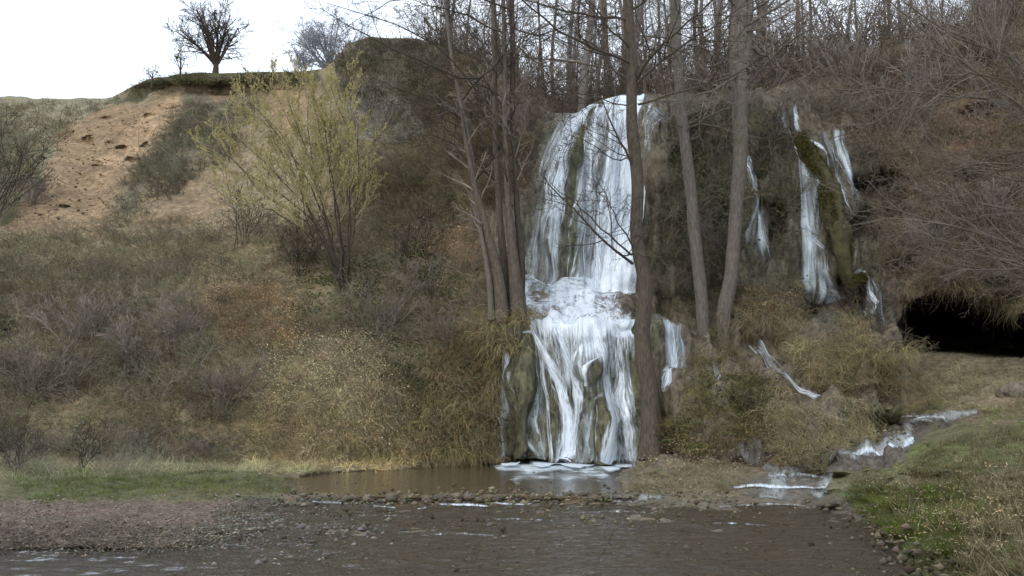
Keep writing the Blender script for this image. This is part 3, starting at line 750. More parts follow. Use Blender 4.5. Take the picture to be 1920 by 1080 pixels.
fall = root('waterfall', (0, 0, 0), 'tall white main waterfall fanning over a rounded mossy rock into the brown pool', 'waterfall')
LU = [(1092,198),(1070,215),(1048,245),(1034,290),(1026,330),(1014,390),(1000,440),(990,490),(984,530)]
RU = [(1205,176),(1206,300),(1200,430),(1190,560)]
def du(s, py):
    d = np.full(s.shape, 0.54)
    d += 0.52 * np.exp(-((s - 0.80) / 0.19) ** 4)
    d += 0.26 * np.exp(-((s - 0.17) / 0.14) ** 2) * sstep(460, 380, py)
    d += 0.18 * np.exp(-((s - 0.40) / 0.05) ** 2)
    d -= 0.50 * np.exp(-((s - (0.30 + 0.04 * sstep(250, 500, py))) / 0.065) ** 2)
    d -= 0.33 * np.exp(-((s - 0.55) / 0.035) ** 2) * sstep(520, 300, py)
    d -= 0.20 * np.exp(-((s - 0.68) / 0.02) ** 2) * sstep(220, 300, py)
    d += 0.15 * sstep(470, 545, py) * (s > .4)
    d -= 0.12 * sstep(380, 470, py) * (s < .4)
    d += 0.25 * sstep(225, 190, py) * (s > .3)
    d += 0.10 * fbm(np.stack([s * 9, py / 160, s * 0], -1), 3, 95)
    d *= sstep(-0.01, 0.05, s)
    return d
rowsU = np.arange(184, 553, 4.0)
pieces = [sheet(LU, RU, rowsU, du, 70, 0.06, seed=1), sheet(LU, RU, rowsU, lambda s, y: du(s, y) - 0.16, 60, 0.14, seed=2)]
for k, (x0, x1, w, d) in enumerate([(1120,1090,14,.75),(1150,1118,20,.85),(1160,1140,22,.9),(1172,1160,18,.85),(1104,1066,9,.6),(1068,1040,10,.6),(1185,1180,16,.7)]):
    y0 = 195 if x0 > 1100 else 225
    pieces.append(ribbon([(x0, y0, w * .6, d), (x0 - (x0 - x1) * .25, 300, w, d), (x1 + 2, 440, w, d * .85), (x1, 548, w * 1.2, d)], 5, 0.12, seed=k + 3, edge=.6, off=.08))
water_mesh('upper_curtain', pieces, M_FALL, fall)
LV = [(1088,198),(1062,215),(1038,245),(1020,290),(1010,330),(998,390),(990,440),(984,490),(982,535)]
water_mesh('thin_veil', [sheet(LV, RU, rowsU, lambda s, y: 0.70 + .05 * s - 0.45 * np.exp(-((s - (0.30 + 0.06 * sstep(250, 500, y))) / 0.06) ** 2) + .12 * fbm(np.stack([s * 8, y / 120, s * 0], -1), 3, 98), 60, 0.03, seed=7)], M_VEIL, fall)

def dm(s, py):
    d = 0.92 + 0.25 * fbm(np.stack([s * 7, py / 14, s * 0], -1), 3, 97)
    d -= 0.55 * np.exp(-(((s - 0.17) / 0.10) ** 2 + ((py - 546) / 13) ** 2))
    d -= 0.75 * np.exp(-(((s - 0.95) / 0.09) ** 2 + ((py - 575) / 14) ** 2))
    d *= sstep(-0.02, 0.03, s) * sstep(1.02, 0.97, s)
    d += 0.3 * np.exp(-((py - 552) / 4) ** 2) * (s > .3)
    return d
rowsM = np.arange(520, 603, 2.5)
water_mesh('middle_cascade', [sheet([(984,520),(983,600)], [(1100,520),(1185,548),(1186,600)], rowsM, dm, 60, 0.08, seed=3)], M_FOAM, fall)

def dl(s, py):
    d = 0.54 + 0.36 * sstep(640, 608, py)
    d += 0.28 * np.exp(-((s - 0.62) / 0.22) ** 2) * sstep(730, 650, py)
    d += 0.12 * fbm(np.stack([s * 10, py / 90, s * 0], -1), 3, 99)
    X = 982 + s * (1196 - 982)
    d -= 0.9 * np.exp(-(((X - 1128) / 25) ** 4 + ((py - 812) / 62) ** 4))
    d -= 0.4 * np.exp(-(((X - 1112) / 16) ** 2 + ((py - 692) / 20) ** 2))
    d -= 0.35 * np.exp(-(((X - 1058) / 7) ** 2 + ((py - 720) / 50) ** 2))
    d -= 0.35 * np.exp(-(((X - 1024) / 10) ** 2 + ((py - 790) / 50) ** 2))
    d -= 0.35 * sstep(1185, 1196, X) * sstep(640, 700, py)
    d *= sstep(-.01, .05, s)
    return d
rowsL = np.arange(600, 876, 3.0)
pl = [sheet([(985,600),(992,650),(1002,700),(1000,868)], [(1190,600),(1196,700),(1200,868)], rowsL, dl, 70, 0.07, seed=5)]
STR = [
 [(1000,622,26,.9),(1022,660,34,.9),(1050,720,34,.95),(1066,780,38,1.0),(1058,866,46,1.05)],
 [(1040,610,22,.8),(1062,660,26,.85),(1082,720,28,.9),(1088,770,28,.9),(1072,830,34,1.0),(1062,868,44,1.0)],
 [(1010,640,16,.7),(1020,700,22,.75),(1030,780,18,.75),(1034,866,20,.8)],
 [(1002,660,10,.6),(1010,760,12,.6),(1016,866,12,.6)],
 [(1090,606,22,.75),(1086,640,24,.8),(1078,690,22,.8),(1084,740,20,.8)],
 [(1120,606,24,.75),(1122,650,26,.8),(1138,690,22,.9),(1150,730,32,1.0),(1158,780,40,1.05),(1150,830,50,1.05),(1142,868,66,1.05)],
 [(1160,606,22,.75),(1164,660,22,.75),(1170,720,30,.85),(1178,790,30,.85),(1184,866,30,.7)],
 [(1182,606,14,.6),(1180,690,16,.65),(1192,780,16,.6),(1194,862,14,.5)],
 [(1136,735,10,.8),(1120,745,9,.8),(1108,770,8,.7),(1102,830,9,.6),(1094,868,12,.6)],
 [(1128,668,9,.8),(1108,670,8,.8),(1098,690,8,.8),(1096,725,12,.8)],
 [(1128,668,8,.8),(1140,700,8,.7)],
 [(1122,760,6,.6),(1120,800,6,.7),(1118,866,7,.5)],
 [(1104,632,8,.6),(1106,690,8,.6)],[(1140,625,8,.65),(1142,668,10,.7)],
 [(1060,622,8,.6),(1070,650,8,.6),(1072,690,8,.5)],
]
for k, s in enumerate(STR):
    s = [(a, b, w * 1.05, d * .86) for a, b, w, d in s]
    pl.append(ribbon(s, 7, 0.07 if s[0][2] > 15 else 0.04, seed=k + 20, edge=.55, off=.06))
water_mesh('lower_cascade', pl, M_FALL, fall)
def dlv(s, py):
    X = 982 + s * (1196 - 982)
    d = 0.60 + .2 * fbm(np.stack([s * 9, py / 50, s * 0], -1), 3, 94)
    d -= 0.75 * np.exp(-(((X - 1128) / 24) ** 4 + ((py - 814) / 60) ** 4))
    d -= 0.4 * np.exp(-(((X - 1110) / 15) ** 2 + ((py - 692) / 18) ** 2))
    d -= 0.3 * np.exp(-(((X - 1020) / 9) ** 2 + ((py - 800) / 50) ** 2))
    return d * sstep(-.01, .05, s) * sstep(1.01, .95, s)
water_mesh('lower_veil', [sheet([(985,604),(992,650),(1000,700),(998,868)], [(1190,604),(1197,700),(1201,868)], np.arange(604, 876, 3.0), dlv, 60, 0.04, seed=9)], M_VEIL, fall)
pe = [ribbon([(1000,632,10,.7),(975,640,14,.75),(955,650,18,.75),(948,690,26,.7),(946,760,26,.6),(942,860,16,.55)], 7, .1, seed=50),
      ribbon([(962,655,14,.8),(958,700,12,.85),(948,760,10,.7),(946,865,7,.6)], 5, .08, seed=51),
      ribbon([(966,700,14,.5),(966,780,16,.4),(962,864,12,.3)], 5, .08, seed=52),
      ribbon([(996,770,10,.5),(1000,820,10,.6),(1010,866,14,.6)], 5, .08, seed=53)]
water_mesh('side_trickle', pe, M_FALL, fall)
# foam where the fall meets the pool
fm, fw = [], []
for k, (x0, x1, yc, w, d) in enumerate([(905,1185,872,20,1.25),(975,1180,866,20,1.45),(960,1150,880,14,.7),(1080,1198,868,20,1.4),(925,1165,893,22,.66),(985,1196,867,12,2.2),(938,975,867,8,1.8)]):
    n = 30
    X = np.linspace(x0, x1, n); uu = np.linspace(-1, 1, 7)
    PX = np.broadcast_to(X[:, None], (n, 7)); PY = yc + uu[None] * w / 2 * (1 + .7 * fbm(np.stack([X / 25, X * 0, X * 0 + 3 * k], -1), 3, 6)[:, None]) + 3 * fbm(np.stack([X / 20, X * 0, X * 0 + k], -1), 2, 5)[:, None]
    p = P3(PX, PY, Yz(PY, 0.02 + 0.012 * k))
    den = d * (1 - .6 * np.abs(uu[None]) ** 2) * np.minimum(1, 6 * np.minimum(X - x0, x1 - X + 8) / (x1 - x0))[:, None]
    den = den * (1 + .3 * fbm(np.stack([PX / 18, PY / 5, PX * 0 + k], -1), 3, 7))
    a_, b_ = np.meshgrid(np.arange(n - 1), np.arange(6), indexing='ij'); i = a_ * 7 + b_
    (fw if k in (0, 1, 2, 3, 4) else fm).append((p.reshape(-1, 3), np.stack([i, i + 1, i + 8, i + 7], -1).reshape(-1, 4), p.reshape(-1, 3) * np.array([.6, .6, 1]), den.reshape(-1)))
water_mesh('foam', fm, M_FOAM, fall)
water_mesh('foam_wash', fw, M_WASH, fall)

def trickle(label, part, ribs, mat=M_TRICK, plane=None, name='water_trickle', cat='trickle', group=None, **kw):
    o = root(name, (0, 0, 0), label, cat, group)
    for i, rb in enumerate(ribs):
        rb = [(a, b, w, d * (.84 if mat is M_TRICK else .80)) for a, b, w, d in rb]
        water_mesh(part, [ribbon(rb, 7, kw.get('lift', .06), seed=hash_seed(label) + i, edge=.5, off=kw.get('off', .05), plane=plane)], M_VEIL if (rb[1][2] > 22 and mat is M_TRICK) else mat, o)
    return o
def hash_seed(s):
    return sum(ord(c) * (i + 1) for i, c in enumerate(s)) % 97

trickle('short white trickle spilling off the mossy ledge just beside the thick trunk', 'strand', [
    [(1225,596,16,.75),(1250,600,18,.8),(1262,620,14,.85),(1266,660,18,.85),(1268,700,26,.9),(1264,728,34,.95),(1254,748,26,.8)],
    [(1226,606,12,.6),(1255,610,12,.5),(1300,606,14,.45),(1325,625,14,.5),(1335,660,12,.5),(1345,700,18,.7),(1350,722,22,.7)],
    [(1236,612,10,.5),(1248,650,8,.5),(1252,700,10,.5)]])
trickle('thin veil of water beside the dark hole right of the main fall', 'strand', [
    [(1205,182,16,.7),(1212,195,14,.6),(1216,240,24,.5),(1212,290,24,.45),(1208,340,14,.3)],
    [(1234,228,14,.5),(1220,240,6,.7),(1216,280,6,.6),(1210,320,6,.4)]])
trickle('forked trickle between the pale leaning trunk and the moss tongue', 'strand', [
    [(1398,260,8,.4),(1394,310,12,.75),(1400,350,13,.75),(1406,410,8,.7),(1406,480,7,.5)],
    [(1408,300,10,.5),(1420,370,16,.6),(1434,430,12,.6),(1440,495,12,.5)],
    [(1402,330,20,.35),(1418,420,36,.28),(1424,470,34,.2)],
    [(1378,215,8,.5),(1376,250,9,.6),(1374,290,6,.4)]])
trickle('broken rivulet tumbling over the upper lip of the right hand cliff', 'strand', [
    [(1466,205,14,.6),(1478,240,16,.6),(1492,268,10,.55)],
    [(1498,232,10,.8),(1506,258,10,.85),(1530,272,12,.8),(1548,300,13,.75),(1556,330,10,.5)],
    [(1545,238,16,.5),(1560,268,20,.5),(1572,310,16,.5),(1582,350,12,.4)],
    [(1450,200,8,.5),(1462,230,8,.5)]])
trickle('white strand hanging along the left side of the mossy tongue', 'strand', [
    [(1492,278,10,.8),(1508,296,16,.85),(1512,340,20,.7),(1510,400,16,.75),(1520,450,26,.65),(1546,470,22,.6)],
    [(1508,380,10,.7),(1508,460,9,.75),(1509,560,7,.6)],
    [(1520,300,18,.6),(1526,400,30,.4),(1536,480,40,.5),(1540,560,40,.35),(1540,600,34,.3)],
    [(1524,460,8,.7),(1526,560,6,.6)],[(1550,470,7,.6),(1552,590,6,.5)]])
trickle('narrow fall dropping from the lower tip of the mossy tongue', 'strand', [
    [(1566,290,10,.4),(1578,370,9,.6),(1592,430,8,.6),(1606,490,8,.6)],
    [(1612,505,14,.8),(1622,530,22,.75),(1632,570,26,.65),(1644,610,22,.55),(1650,636,14,.4)],
    [(1618,508,8,.9),(1632,560,8,.85),(1650,630,8,.7)]])
trickle('slanting runnel sliding down the bank below the pale leaning trunk', 'strand', [
    [(1380,632,8,.4),(1412,645,14,.55),(1440,672,18,.6),(1470,700,16,.55),(1490,722,16,.85),(1520,740,14,.95),(1556,747,8,.7)],
    [(1402,640,8,.7),(1425,660,8,.7),(1450,690,7,.6)]])
trickle('little glazed step of water where the rill bends beside the straw tuft', 'strand', [
    [(1716,822,10,.9),(1700,834,14,.95),(1680,845,12,1.0),(1640,851,6,.8),(1560,852,5,.4)],
    [(1712,826,26,.75),(1690,842,22,.75)]], off=.08, mat=M_FOAM)
trickle('white lip of water between the rocks of the lower rill', 'strand', [
    [(1378,914,6,.9),(1430,910,8,1.05),(1480,916,8,1.0),(1550,916,6,.9)],[(1548,914,6,.9),(1552,902,8,.8),(1562,892,8,.6)],[(1400,902,14,.4),(1480,902,16,.45),(1540,900,12,.4)]], off=.08, mat=M_FOAM)
trickle('flat rill glinting below the hump of dry grass', 'strand', [
    [(1690,782,5,.9),(1740,784,5,.7)],[(1735,792,5,.6),(1775,794,5,.5)],[(1520,873,7,.75),(1560,868,8,.8),(1600,858,12,.55)],[(1380,865,6,.4),(1410,845,10,.5),(1425,835,8,.4)]], off=.08, mat=M_FOAM)
trickle('broken white riffle just below the stone row of the pool', 'riffle', [
    [(820,945,5,.7),(860,946,7,1.0),(885,946,8,1.1),(915,949,5,.8)],[(925,942,4,.8),(960,946,6,.9),(1000,944,4,.7)],[(560,936,6,.8),(600,941,8,.9),(640,942,5,.8)],[(785,954,4,.7),(800,952,5,.8)],[(580,940,5,.6),(640,945,7,.6),(700,942,5,.5)],[(700,948,6,.6),(740,952,6,.6)]], plane=-.055, mat=M_FOAM)
trickle('faint ripple lines of foam drifting on the brown stream', 'ripple', [
    [(620,968,4,.0),(680,965,6,.62),(760,968,6,.5)],[(900,975,4,.5),(960,972,6,.66),(1040,976,5,.5)],[(1080,962,5,.55),(1150,958,7,.7),(1230,962,5,.5)],[(1280,985,5,.5),(1360,980,7,.66),(1440,985,5,.5)],[(760,1005,6,.5),(860,1000,7,.62),(960,1006,6,.5)],[(1350,950,5,.6),(1440,944,7,.72),(1520,948,5,.6)]], plane=-.06, mat=M_FOAM)
trickle('white riffle where the rill enters the brown stream', 'riffle', [
    [(1105,930,6,.7),(1135,936,8,.85),(1165,940,6,.7)],[(1150,932,6,.8),(1200,926,8,.9),(1225,928,5,.6)]], plane=-.055, mat=M_FOAM)

def veil_sheet(label, left, right, y0, y1, base, var=.25, off=.07, mat=M_VEIL, cat='waterfall'):
    o = root('side_waterfall', (0, 0, 0), label, cat)
    rows = np.arange(y0, y1, 4.0)
    def f(s_, y):
        sd = hash_seed(label)
        d = base + var * fbm(np.stack([s_ * 5 + sd, y / 150, s_ * 0], -1), 3, 93)
        return d * sstep(-.02, .2, s_) * sstep(1.02, .8, s_) * sstep(y0 - 4, y0 + 14, y) * (.45 + .55 * sstep(y1, y1 - 60, y))
    pc = sheet(left, right, rows, f, 26, off, seed=hash_seed(label))
    water_mesh('veil', [pc], mat, o)
    for yy in rows[::2]:
        l = np.interp(yy, [q[1] for q in left], [q[0] for q in left]); r = np.interp(yy, [q[1] for q in right], [q[0] for q in right])
        RIBS.append(np.array([[(l + r) / 2, yy, (r - l)]]))
    return o
veil_sheet('broad pale veil filling the gap left of the mossy tongue', [(1494,286),(1494,400),(1496,604)], [(1524,286),(1552,400),(1574,604)], 284, 600, .68)
veil_sheet('soft veil spilling from the rim just right of the mossy tongue top', [(1530,228),(1556,330),(1588,430)], [(1582,228),(1604,330),(1614,430)], 236, 420, .64)
veil_sheet('thin grey veil draining from the rim, first left of the mossy tongue', [(1452,205),(1476,270)], [(1500,205),(1520,285)], 204, 290, .6)
veil_sheet('wedge shaped veil widening downward beside the leaning grey trunk', [(1386,286),(1392,400),(1398,505)], [(1408,286),(1444,400),(1460,505)], 288, 500, .76)
veil_sheet('low veil under the tip of the mossy tongue beside the cave', [(1600,504),(1610,570),(1634,645)], [(1630,504),(1660,570),(1672,645)], 504, 640, .62)
veil_sheet('pale glaze of water on the rounded rock behind the thick dark trunk', [(1200,190),(1200,330)], [(1226,190),(1236,330)], 188, 335, .56)
veil_sheet('fuller short fall over the ledge right behind the thick dark trunk', [(1232,600),(1244,700),(1234,750)], [(1284,600),(1294,700),(1298,750)], 602, 748, .72)
veil_sheet('diagonal wet slide of water down the bank beside the grassy hump', [(1395,636),(1440,690),(1500,742)], [(1425,636),(1484,690),(1545,742)], 634, 745, .66)
# the continuous rill at the right, over stones into the stream
RILL = [[(1830,770,10,1),(1780,780,14,1),(1735,788,16,1),(1700,800,16,1),(1706,825,26,1),(1650,848,16,1),(1560,864,18,1),(1490,880,26,1),(1455,900,40,1),(1450,935,60,1)],
        [(1390,842,12,1),(1420,860,16,1),(1460,884,22,1)], [(1560,885,14,1),(1548,905,22,1),(1530,935,34,1)], [(1240,935,10,1),(1200,930,18,1),(1150,940,26,1)]]
for k, rb in enumerate(RILL):
    rb = [(x, y, w * 1.5, .78) for x, y, w, d in rb]
    v, f, fl, dn = ribbon(rb, 9, .0, seed=k + 70, off=.03)
    me = mesh_np('rill_water', v, f); attr(me, 'flow', 'FLOAT_VECTOR', fl); attr(me, 'dens', 'FLOAT', dn)
    link('rill_water', me, M_SHEEN, kind='structure')
trickle('row of small white breaks where the upper rill crosses its stones', 'strand', [
    [(1500,876,10,.9),(1540,868,12,.8),(1590,862,10,.7)], [(1640,850,8,.9),(1600,856,10,.8)], [(1700,806,12,.7),(1704,820,16,.8)], [(1440,895,10,.7),(1500,890,14,.7),(1540,896,10,.7)], [(1770,782,6,.8),(1720,790,8,.8)]], off=.08, mat=M_FOAM)

# ------------------------------------------------------------------ tubes and trees
def tubes(lines, sides=3):
    """lines: (pts, r0, r1) -> V, F"""
    by = {}
    for pts, r0, r1 in lines:
        by.setdefault(len(pts), []).append((pts, r0, r1))
    V, F, o = [], [], 0
    for n, L in by.items():
        P = np.array([a[0] for a in L], float)
        R0 = np.array([a[1] for a in L], float); R1 = np.array([a[2] for a in L], float)
        t = np.linspace(0, 1, n)[None]
        R = R0[:, None] * (1 - t) + R1[:, None] * t
        T = np.gradient(P, axis=1); T /= np.linalg.norm(T, axis=-1, keepdims=True) + 1e-9
        ref = np.where(np.abs(T[:, :1, 2:3]) > 0.8, np.array([[[1.0, 0.1, 0]]]), np.array([[[0, 0.1, 1.0]]]))
        A = np.cross(T, np.broadcast_to(ref, T.shape)); A /= np.linalg.norm(A, axis=-1, keepdims=True) + 1e-9
        B = np.cross(T, A)
        th = np.arange(sides) * 2 * PI / sides
        ring = P[:, :, None] + R[..., None, None] * (A[:, :, None] * np.cos(th)[None, None, :, None] + B[:, :, None] * np.sin(th)[None, None, :, None])
        m = len(L)
        V.append(ring.reshape(-1, 3))
        a, b, c = np.meshgrid(np.arange(m), np.arange(n - 1), np.arange(sides), indexing='ij')
        i = (a * n + b) * sides
        F.append((np.stack([i + c, i + (c + 1) % sides, i + sides + (c + 1) % sides, i + sides + c], -1)).reshape(-1, 4) + o)
        o += m * n * sides
    return np.concatenate(V), np.concatenate(F)

def tube_mesh(name, lines, sides=3):
    V, F = tubes(lines, sides)
    return mesh_np(name, V, F)

def trunk_mesh(name, pts, radii, sides=14, flare=1.5, seed=0, sub=6, rel=0.12):
    """thick stem with bark swellings and a flared foot; pts from the ground up"""
    pts = np.array(pts, float); radii = np.array(radii, float)
    n = (len(pts) - 1) * sub + 1
    t = np.linspace(0, len(pts) - 1, n)
    c = np.stack([np.interp(t, np.arange(len(pts)), pts[:, k]) for k in range(3)], -1)
    r = np.interp(t, np.arange(len(pts)), radii)
    for _ in range(4):
        c[1:-1] = (c[:-2] + 2 * c[1:-1] + c[2:]) / 4
        r[1:-1] = (r[:-2] + 2 * r[1:-1] + r[2:]) / 4
    c[:, 0] += fbm(np.stack([c[:, 2] * .8, c[:, 2] * 0 + seed, c[:, 2] * 0], -1), 2, 7) * r * .35
    T = np.gradient(c, axis=0); T /= np.linalg.norm(T, axis=1, keepdims=True)
    A = np.cross(T, np.array([0, 1.0, 0.05])); A /= np.linalg.norm(A, axis=1, keepdims=True)
    B = np.cross(T, A)
    th = np.arange(sides) * 2 * PI / sides
    h = np.concatenate([[0], np.cumsum(np.linalg.norm(np.diff(c, axis=0), axis=1))])
    fl = 1 + (flare - 1) * np.exp(-h / (r[0] * 1.6))
    ring = c[:, None] + A[:, None] * np.cos(th)[None, :, None] * 1 + B[:, None] * np.sin(th)[None, :, None]
    nz = fbm(np.stack([np.cos(th)[None] * 1.4 + seed * 3 + 0 * h[:, None], np.sin(th)[None] * 1.4 + 0 * h[:, None], h[:, None] * 1.3 + 0 * th[None]], -1), 3, 13)
    lob = 1 + (fl[:, None] - 1) * (1 + 0.7 * np.cos(th[None] * 5 + seed))
    rad = r[:, None] * lob * (1 + rel * nz)
    ring = c[:, None] + rad[..., None] * (A[:, None] * np.cos(th)[None, :, None] + B[:, None] * np.sin(th)[None, :, None])
    a, b = np.meshgrid(np.arange(n - 1), np.arange(sides), indexing='ij')
    i = a * sides
    F = np.stack([i + b, i + (b + 1) % sides, i + sides + (b + 1) % sides, i + sides + b], -1).reshape(-1, 4)
    return mesh_np(name, ring.reshape(-1, 3), F)

def vnorm(d):
    l = math.sqrt(d[0] ** 2 + d[1] ** 2 + d[2] ** 2) or 1.0
    return (d[0] / l, d[1] / l, d[2] / l)

def grow(out, p, d, L, r, lvl, sp, rng):
    seg = sp['seg'][lvl]
    wv = sp['wander'][lvl]; tr = sp['trop'][lvl]
    step = L / seg
    pts = [p]; dirs = [d]
    for i in range(seg):
        d = vnorm((d[0] + rng.gauss(0, wv), d[1] + rng.gauss(0, wv), d[2] + rng.gauss(0, wv) + tr))
        p = (p[0] + d[0] * step, p[1] + d[1] * step, p[2] + d[2] * step)
        pts.append(p); dirs.append(d)
    out[lvl].append((pts, r, max(r * 0.35, sp.get('rmin', .003))))
    if lvl + 1 < len(sp['seg']):
        nc = sp['kids'][lvl]
        nc = nc if isinstance(nc, int) else rng.randint(*nc)
        spread(out, pts, dirs, L, r, lvl, sp, rng, nc, sp.get('t0', .2))

def spread(out, pts, dirs, L, r, lvl, sp, rng, nc, t0=.2, t1=1.0):
    n = len(pts) - 1
    for k in range(nc):
        t = t0 + (t1 - t0) * (k + rng.random()) / nc
        f = t * n; i = min(int(f), n - 1); f -= i
        a, b = pts[i], pts[i + 1]
        q = (a[0] + (b[0] - a[0]) * f, a[1] + (b[1] - a[1]) * f, a[2] + (b[2] - a[2]) * f)
        d = dirs[min(i + 1, n)]
        ang = math.radians(rng.uniform(*sp['angle'][lvl]))
        u = vnorm((rng.gauss(0, 1), rng.gauss(0, 1), rng.gauss(0, 1) * sp.get('flat', 1.0)))
        dot = u[0] * d[0] + u[1] * d[1] + u[2] * d[2]
        u = vnorm((u[0] - dot * d[0], u[1] - dot * d[1], u[2] - dot * d[2]))
        c, s = math.cos(ang), math.sin(ang)
        nd = vnorm((d[0] * c + u[0] * s, d[1] * c + u[1] * s, (d[2] * c + u[2] * s) * 1.0))
        rr = r * (1 - 0.6 * t) * sp.get('rr', .55)
        grow(out, q, nd, L * sp['ratio'][lvl] * (1 - 0.45 * t) * rng.uniform(.7, 1.25), max(rr, sp.get('rmin', .003)), lvl + 1, sp, rng)

def dirs_of(pts):
    ds = [vnorm(tuple(pts[min(i + 1, len(pts) - 1)][k] - pts[max(i - 1, 0)][k] for k in range(3))) for i in range(len(pts))]
    return ds

def resample(pts, n, jit=0.0, rng=random):
    pts = np.array(pts, float)
    seg = np.linalg.norm(np.diff(pts, axis=0), axis=1); cum = np.concatenate([[0], np.cumsum(seg)])
    t = np.linspace(0, cum[-1], n)
    c = np.stack([np.interp(t, cum, pts[:, k]) for k in range(3)], -1)
    for _ in range(2):
        c[1:-1] = (c[:-2] + 2 * c[1:-1] + c[2:]) / 4
    if jit:
        c[1:-1] += np.array([[rng.gauss(0, jit) for _ in range(3)] for _ in range(n - 2)])
    return [tuple(x) for x in c]

def prad(wpx, Y):
    return wpx / 2.0 / FPX * Y

BEECH = dict(seg=[6, 5, 4, 3], wander=[.10, .13, .16, .2], trop=[.02, .03, .03, .03], kids=[(7, 10), (5, 7), (3, 5)],
             angle=[(35, 65), (30, 60), (30, 60)], ratio=[.5, .5, .5], flat=.55, rmin=.0035, t0=.18)

def limb_tree(name, label, trunk_pts, trunk_r, limbs, bark, twig, seed, loc, sp=BEECH, group=None, flare=1.4, extra=None, sides=14, nk=(8, 11)):
    """trunk from world points; limbs: list of (world points, r0) placed by hand; extra: (count, zmin, zmax, length) random limbs"""
    rng = random.Random(seed)
    o = root(name, loc, label, 'tree', group)
    L0 = np.array(loc)
    tp = [tuple(np.array(p) - L0) for p in trunk_pts]
    link('trunk', trunk_mesh('trunk', tp, trunk_r, sides=sides, flare=flare, seed=seed), bark, o)
    all_limbs = [([tuple(np.array(q) - L0) for q in pts], r) for pts, r in limbs]
    if extra:
        cnt, z0, z1, ln = extra
        zz = np.array([p[2] for p in tp]); tpa = np.array(tp)
        for k in range(cnt):
            z = z0 - L0[2] + (z1 - z0) * (k + rng.random()) / cnt
            base = [float(np.interp(z, zz, tpa[:, j])) for j in range(3)]
            az = rng.uniform(0, 2 * PI)
            d = vnorm((math.cos(az), math.sin(az) * .8, rng.uniform(.05, .5)))
            l = ln * rng.uniform(.6, 1.2)
            pts = [tuple(base)]
            for i in range(6):
                d = vnorm((d[0] + rng.gauss(0, .1), d[1] + rng.gauss(0, .1), d[2] + rng.gauss(0, .08) + .02))
                q = pts[-1]; pts.append((q[0] + d[0] * l / 6, q[1] + d[1] * l / 6, q[2] + d[2] * l / 6))
            all_limbs.append((pts, float(np.interp(z, zz, trunk_r)) * rng.uniform(.12, .28)))
    tw_all = {1: [], 2: [], 3: []}
    for pts, r in all_limbs:
        pts = resample(pts, 10, .02, rng)
        lb = link('branch', tube_mesh('branch', [(pts, r, max(r * .25, .005))], 7), bark, o)
        out = {1: [], 2: [], 3: []}
        ln = sum(math.dist(pts[i], pts[i + 1]) for i in range(len(pts) - 1))
        spread(out, pts, dirs_of(pts), ln, r, 0, sp, rng, rng.randint(*nk), .12)
        lines = out[1] + out[2] + out[3]
        link('twig_spray', tube_mesh('twig_spray', lines, 3), twig, lb, kind='stuff')
    return o

def wp(*a):
    return [tuple(P3(x, y, Y)) for x, y, Y in a]

# --- the thick trunk in front of the fall
b0, _ = tsample(1226, 846)
b0 = tuple(b0 + np.array([0, 0, -.15]))
T1 = [b0] + wp((1214,720,b0[1]),(1205,560,b0[1]),(1197,400,b0[1]),(1188,250,b0[1]),(1184,120,b0[1]),(1179,0,b0[1]),(1172,-200,b0[1]),(1170,-450,b0[1]))
YB = b0[1]
T1R = [prad(w, YB) for w in (43, 34, 27, 24, 22, 21, 20, 15, 7)]
limbs1 = [
 (wp((1186,494,YB),(1160,478,YB-.5),(1118,440,YB-1),(1075,392,YB-1.4),(1030,345,YB-1.8),(1012,322,YB-2)), .035),
 (wp((1184,478,YB),(1150,452,YB-.8),(1100,400,YB-1.6),(1060,366,YB-2.2),(1032,342,YB-2.6)), .024),
 (wp((1188,315,YB),(1165,270,YB-.4),(1145,225,YB-.8),(1128,185,YB-1.1),(1105,150,YB-1.3)), .030),
 (wp((1186,300,YB),(1150,300,YB-.6),(1110,270,YB-1.2),(1060,250,YB-1.5)), .018),
 (wp((1190,468,YB),(1160,420,YB-.6),(1140,370,YB-.9),(1118,330,YB-1.1)), .020),
 (wp((1186,120,YB),(1120,95,YB-.8),(1050,60,YB-1.6),(975,5,YB-2.4),(940,-40,YB-2.8)), .042),
 (wp((1184,150,YB),(1110,118,YB+.8),(1030,112,YB+1.4),(940,100,YB+1.8),(840,90,YB+2)), .026),
 (wp((1182,38,YB),(1100,30,YB-.6),(1010,8,YB-1.4),(900,-30,YB-2)), .032),
 (wp((1184,95,YB),(1150,60,YB-.5),(1110,20,YB-1.0),(1080,-30,YB-1.5)), .030),
 (wp((1194,148,YB),(1225,95,YB-.6),(1270,60,YB-1.1),(1330,5,YB-1.8),(1380,-50,YB-2.3)), .038),
 (wp((1194,158,YB),(1215,128,YB-.3),(1262,100,YB-.8),(1320,62,YB-1.3),(1365,32,YB-1.8),(1420,0,YB-2.2)), .034),
 (wp((1197,196,YB),(1240,182,YB-.5),(1300,165,YB-1),(1380,140,YB-1.7),(1440,120,YB-2.1),(1500,122,YB-2.6)), .028),
 (wp((1190,205,YB),(1140,190,YB+.6),(1080,172,YB+1),(1000,160,YB+1.2)), .018),
 (wp((1182,20,YB),(1230,-10,YB-.5),(1300,-60,YB-1.1)), .030),
]
limb_tree('bare_tree', 'thick dark bare trunk standing at the water edge right in front of the main fall', T1, T1R, limbs1, M_BARK_T1, M_TWIG, 11, b0, extra=(9, 11.0, 15.5, 2.6), sides=20, nk=(8, 10))

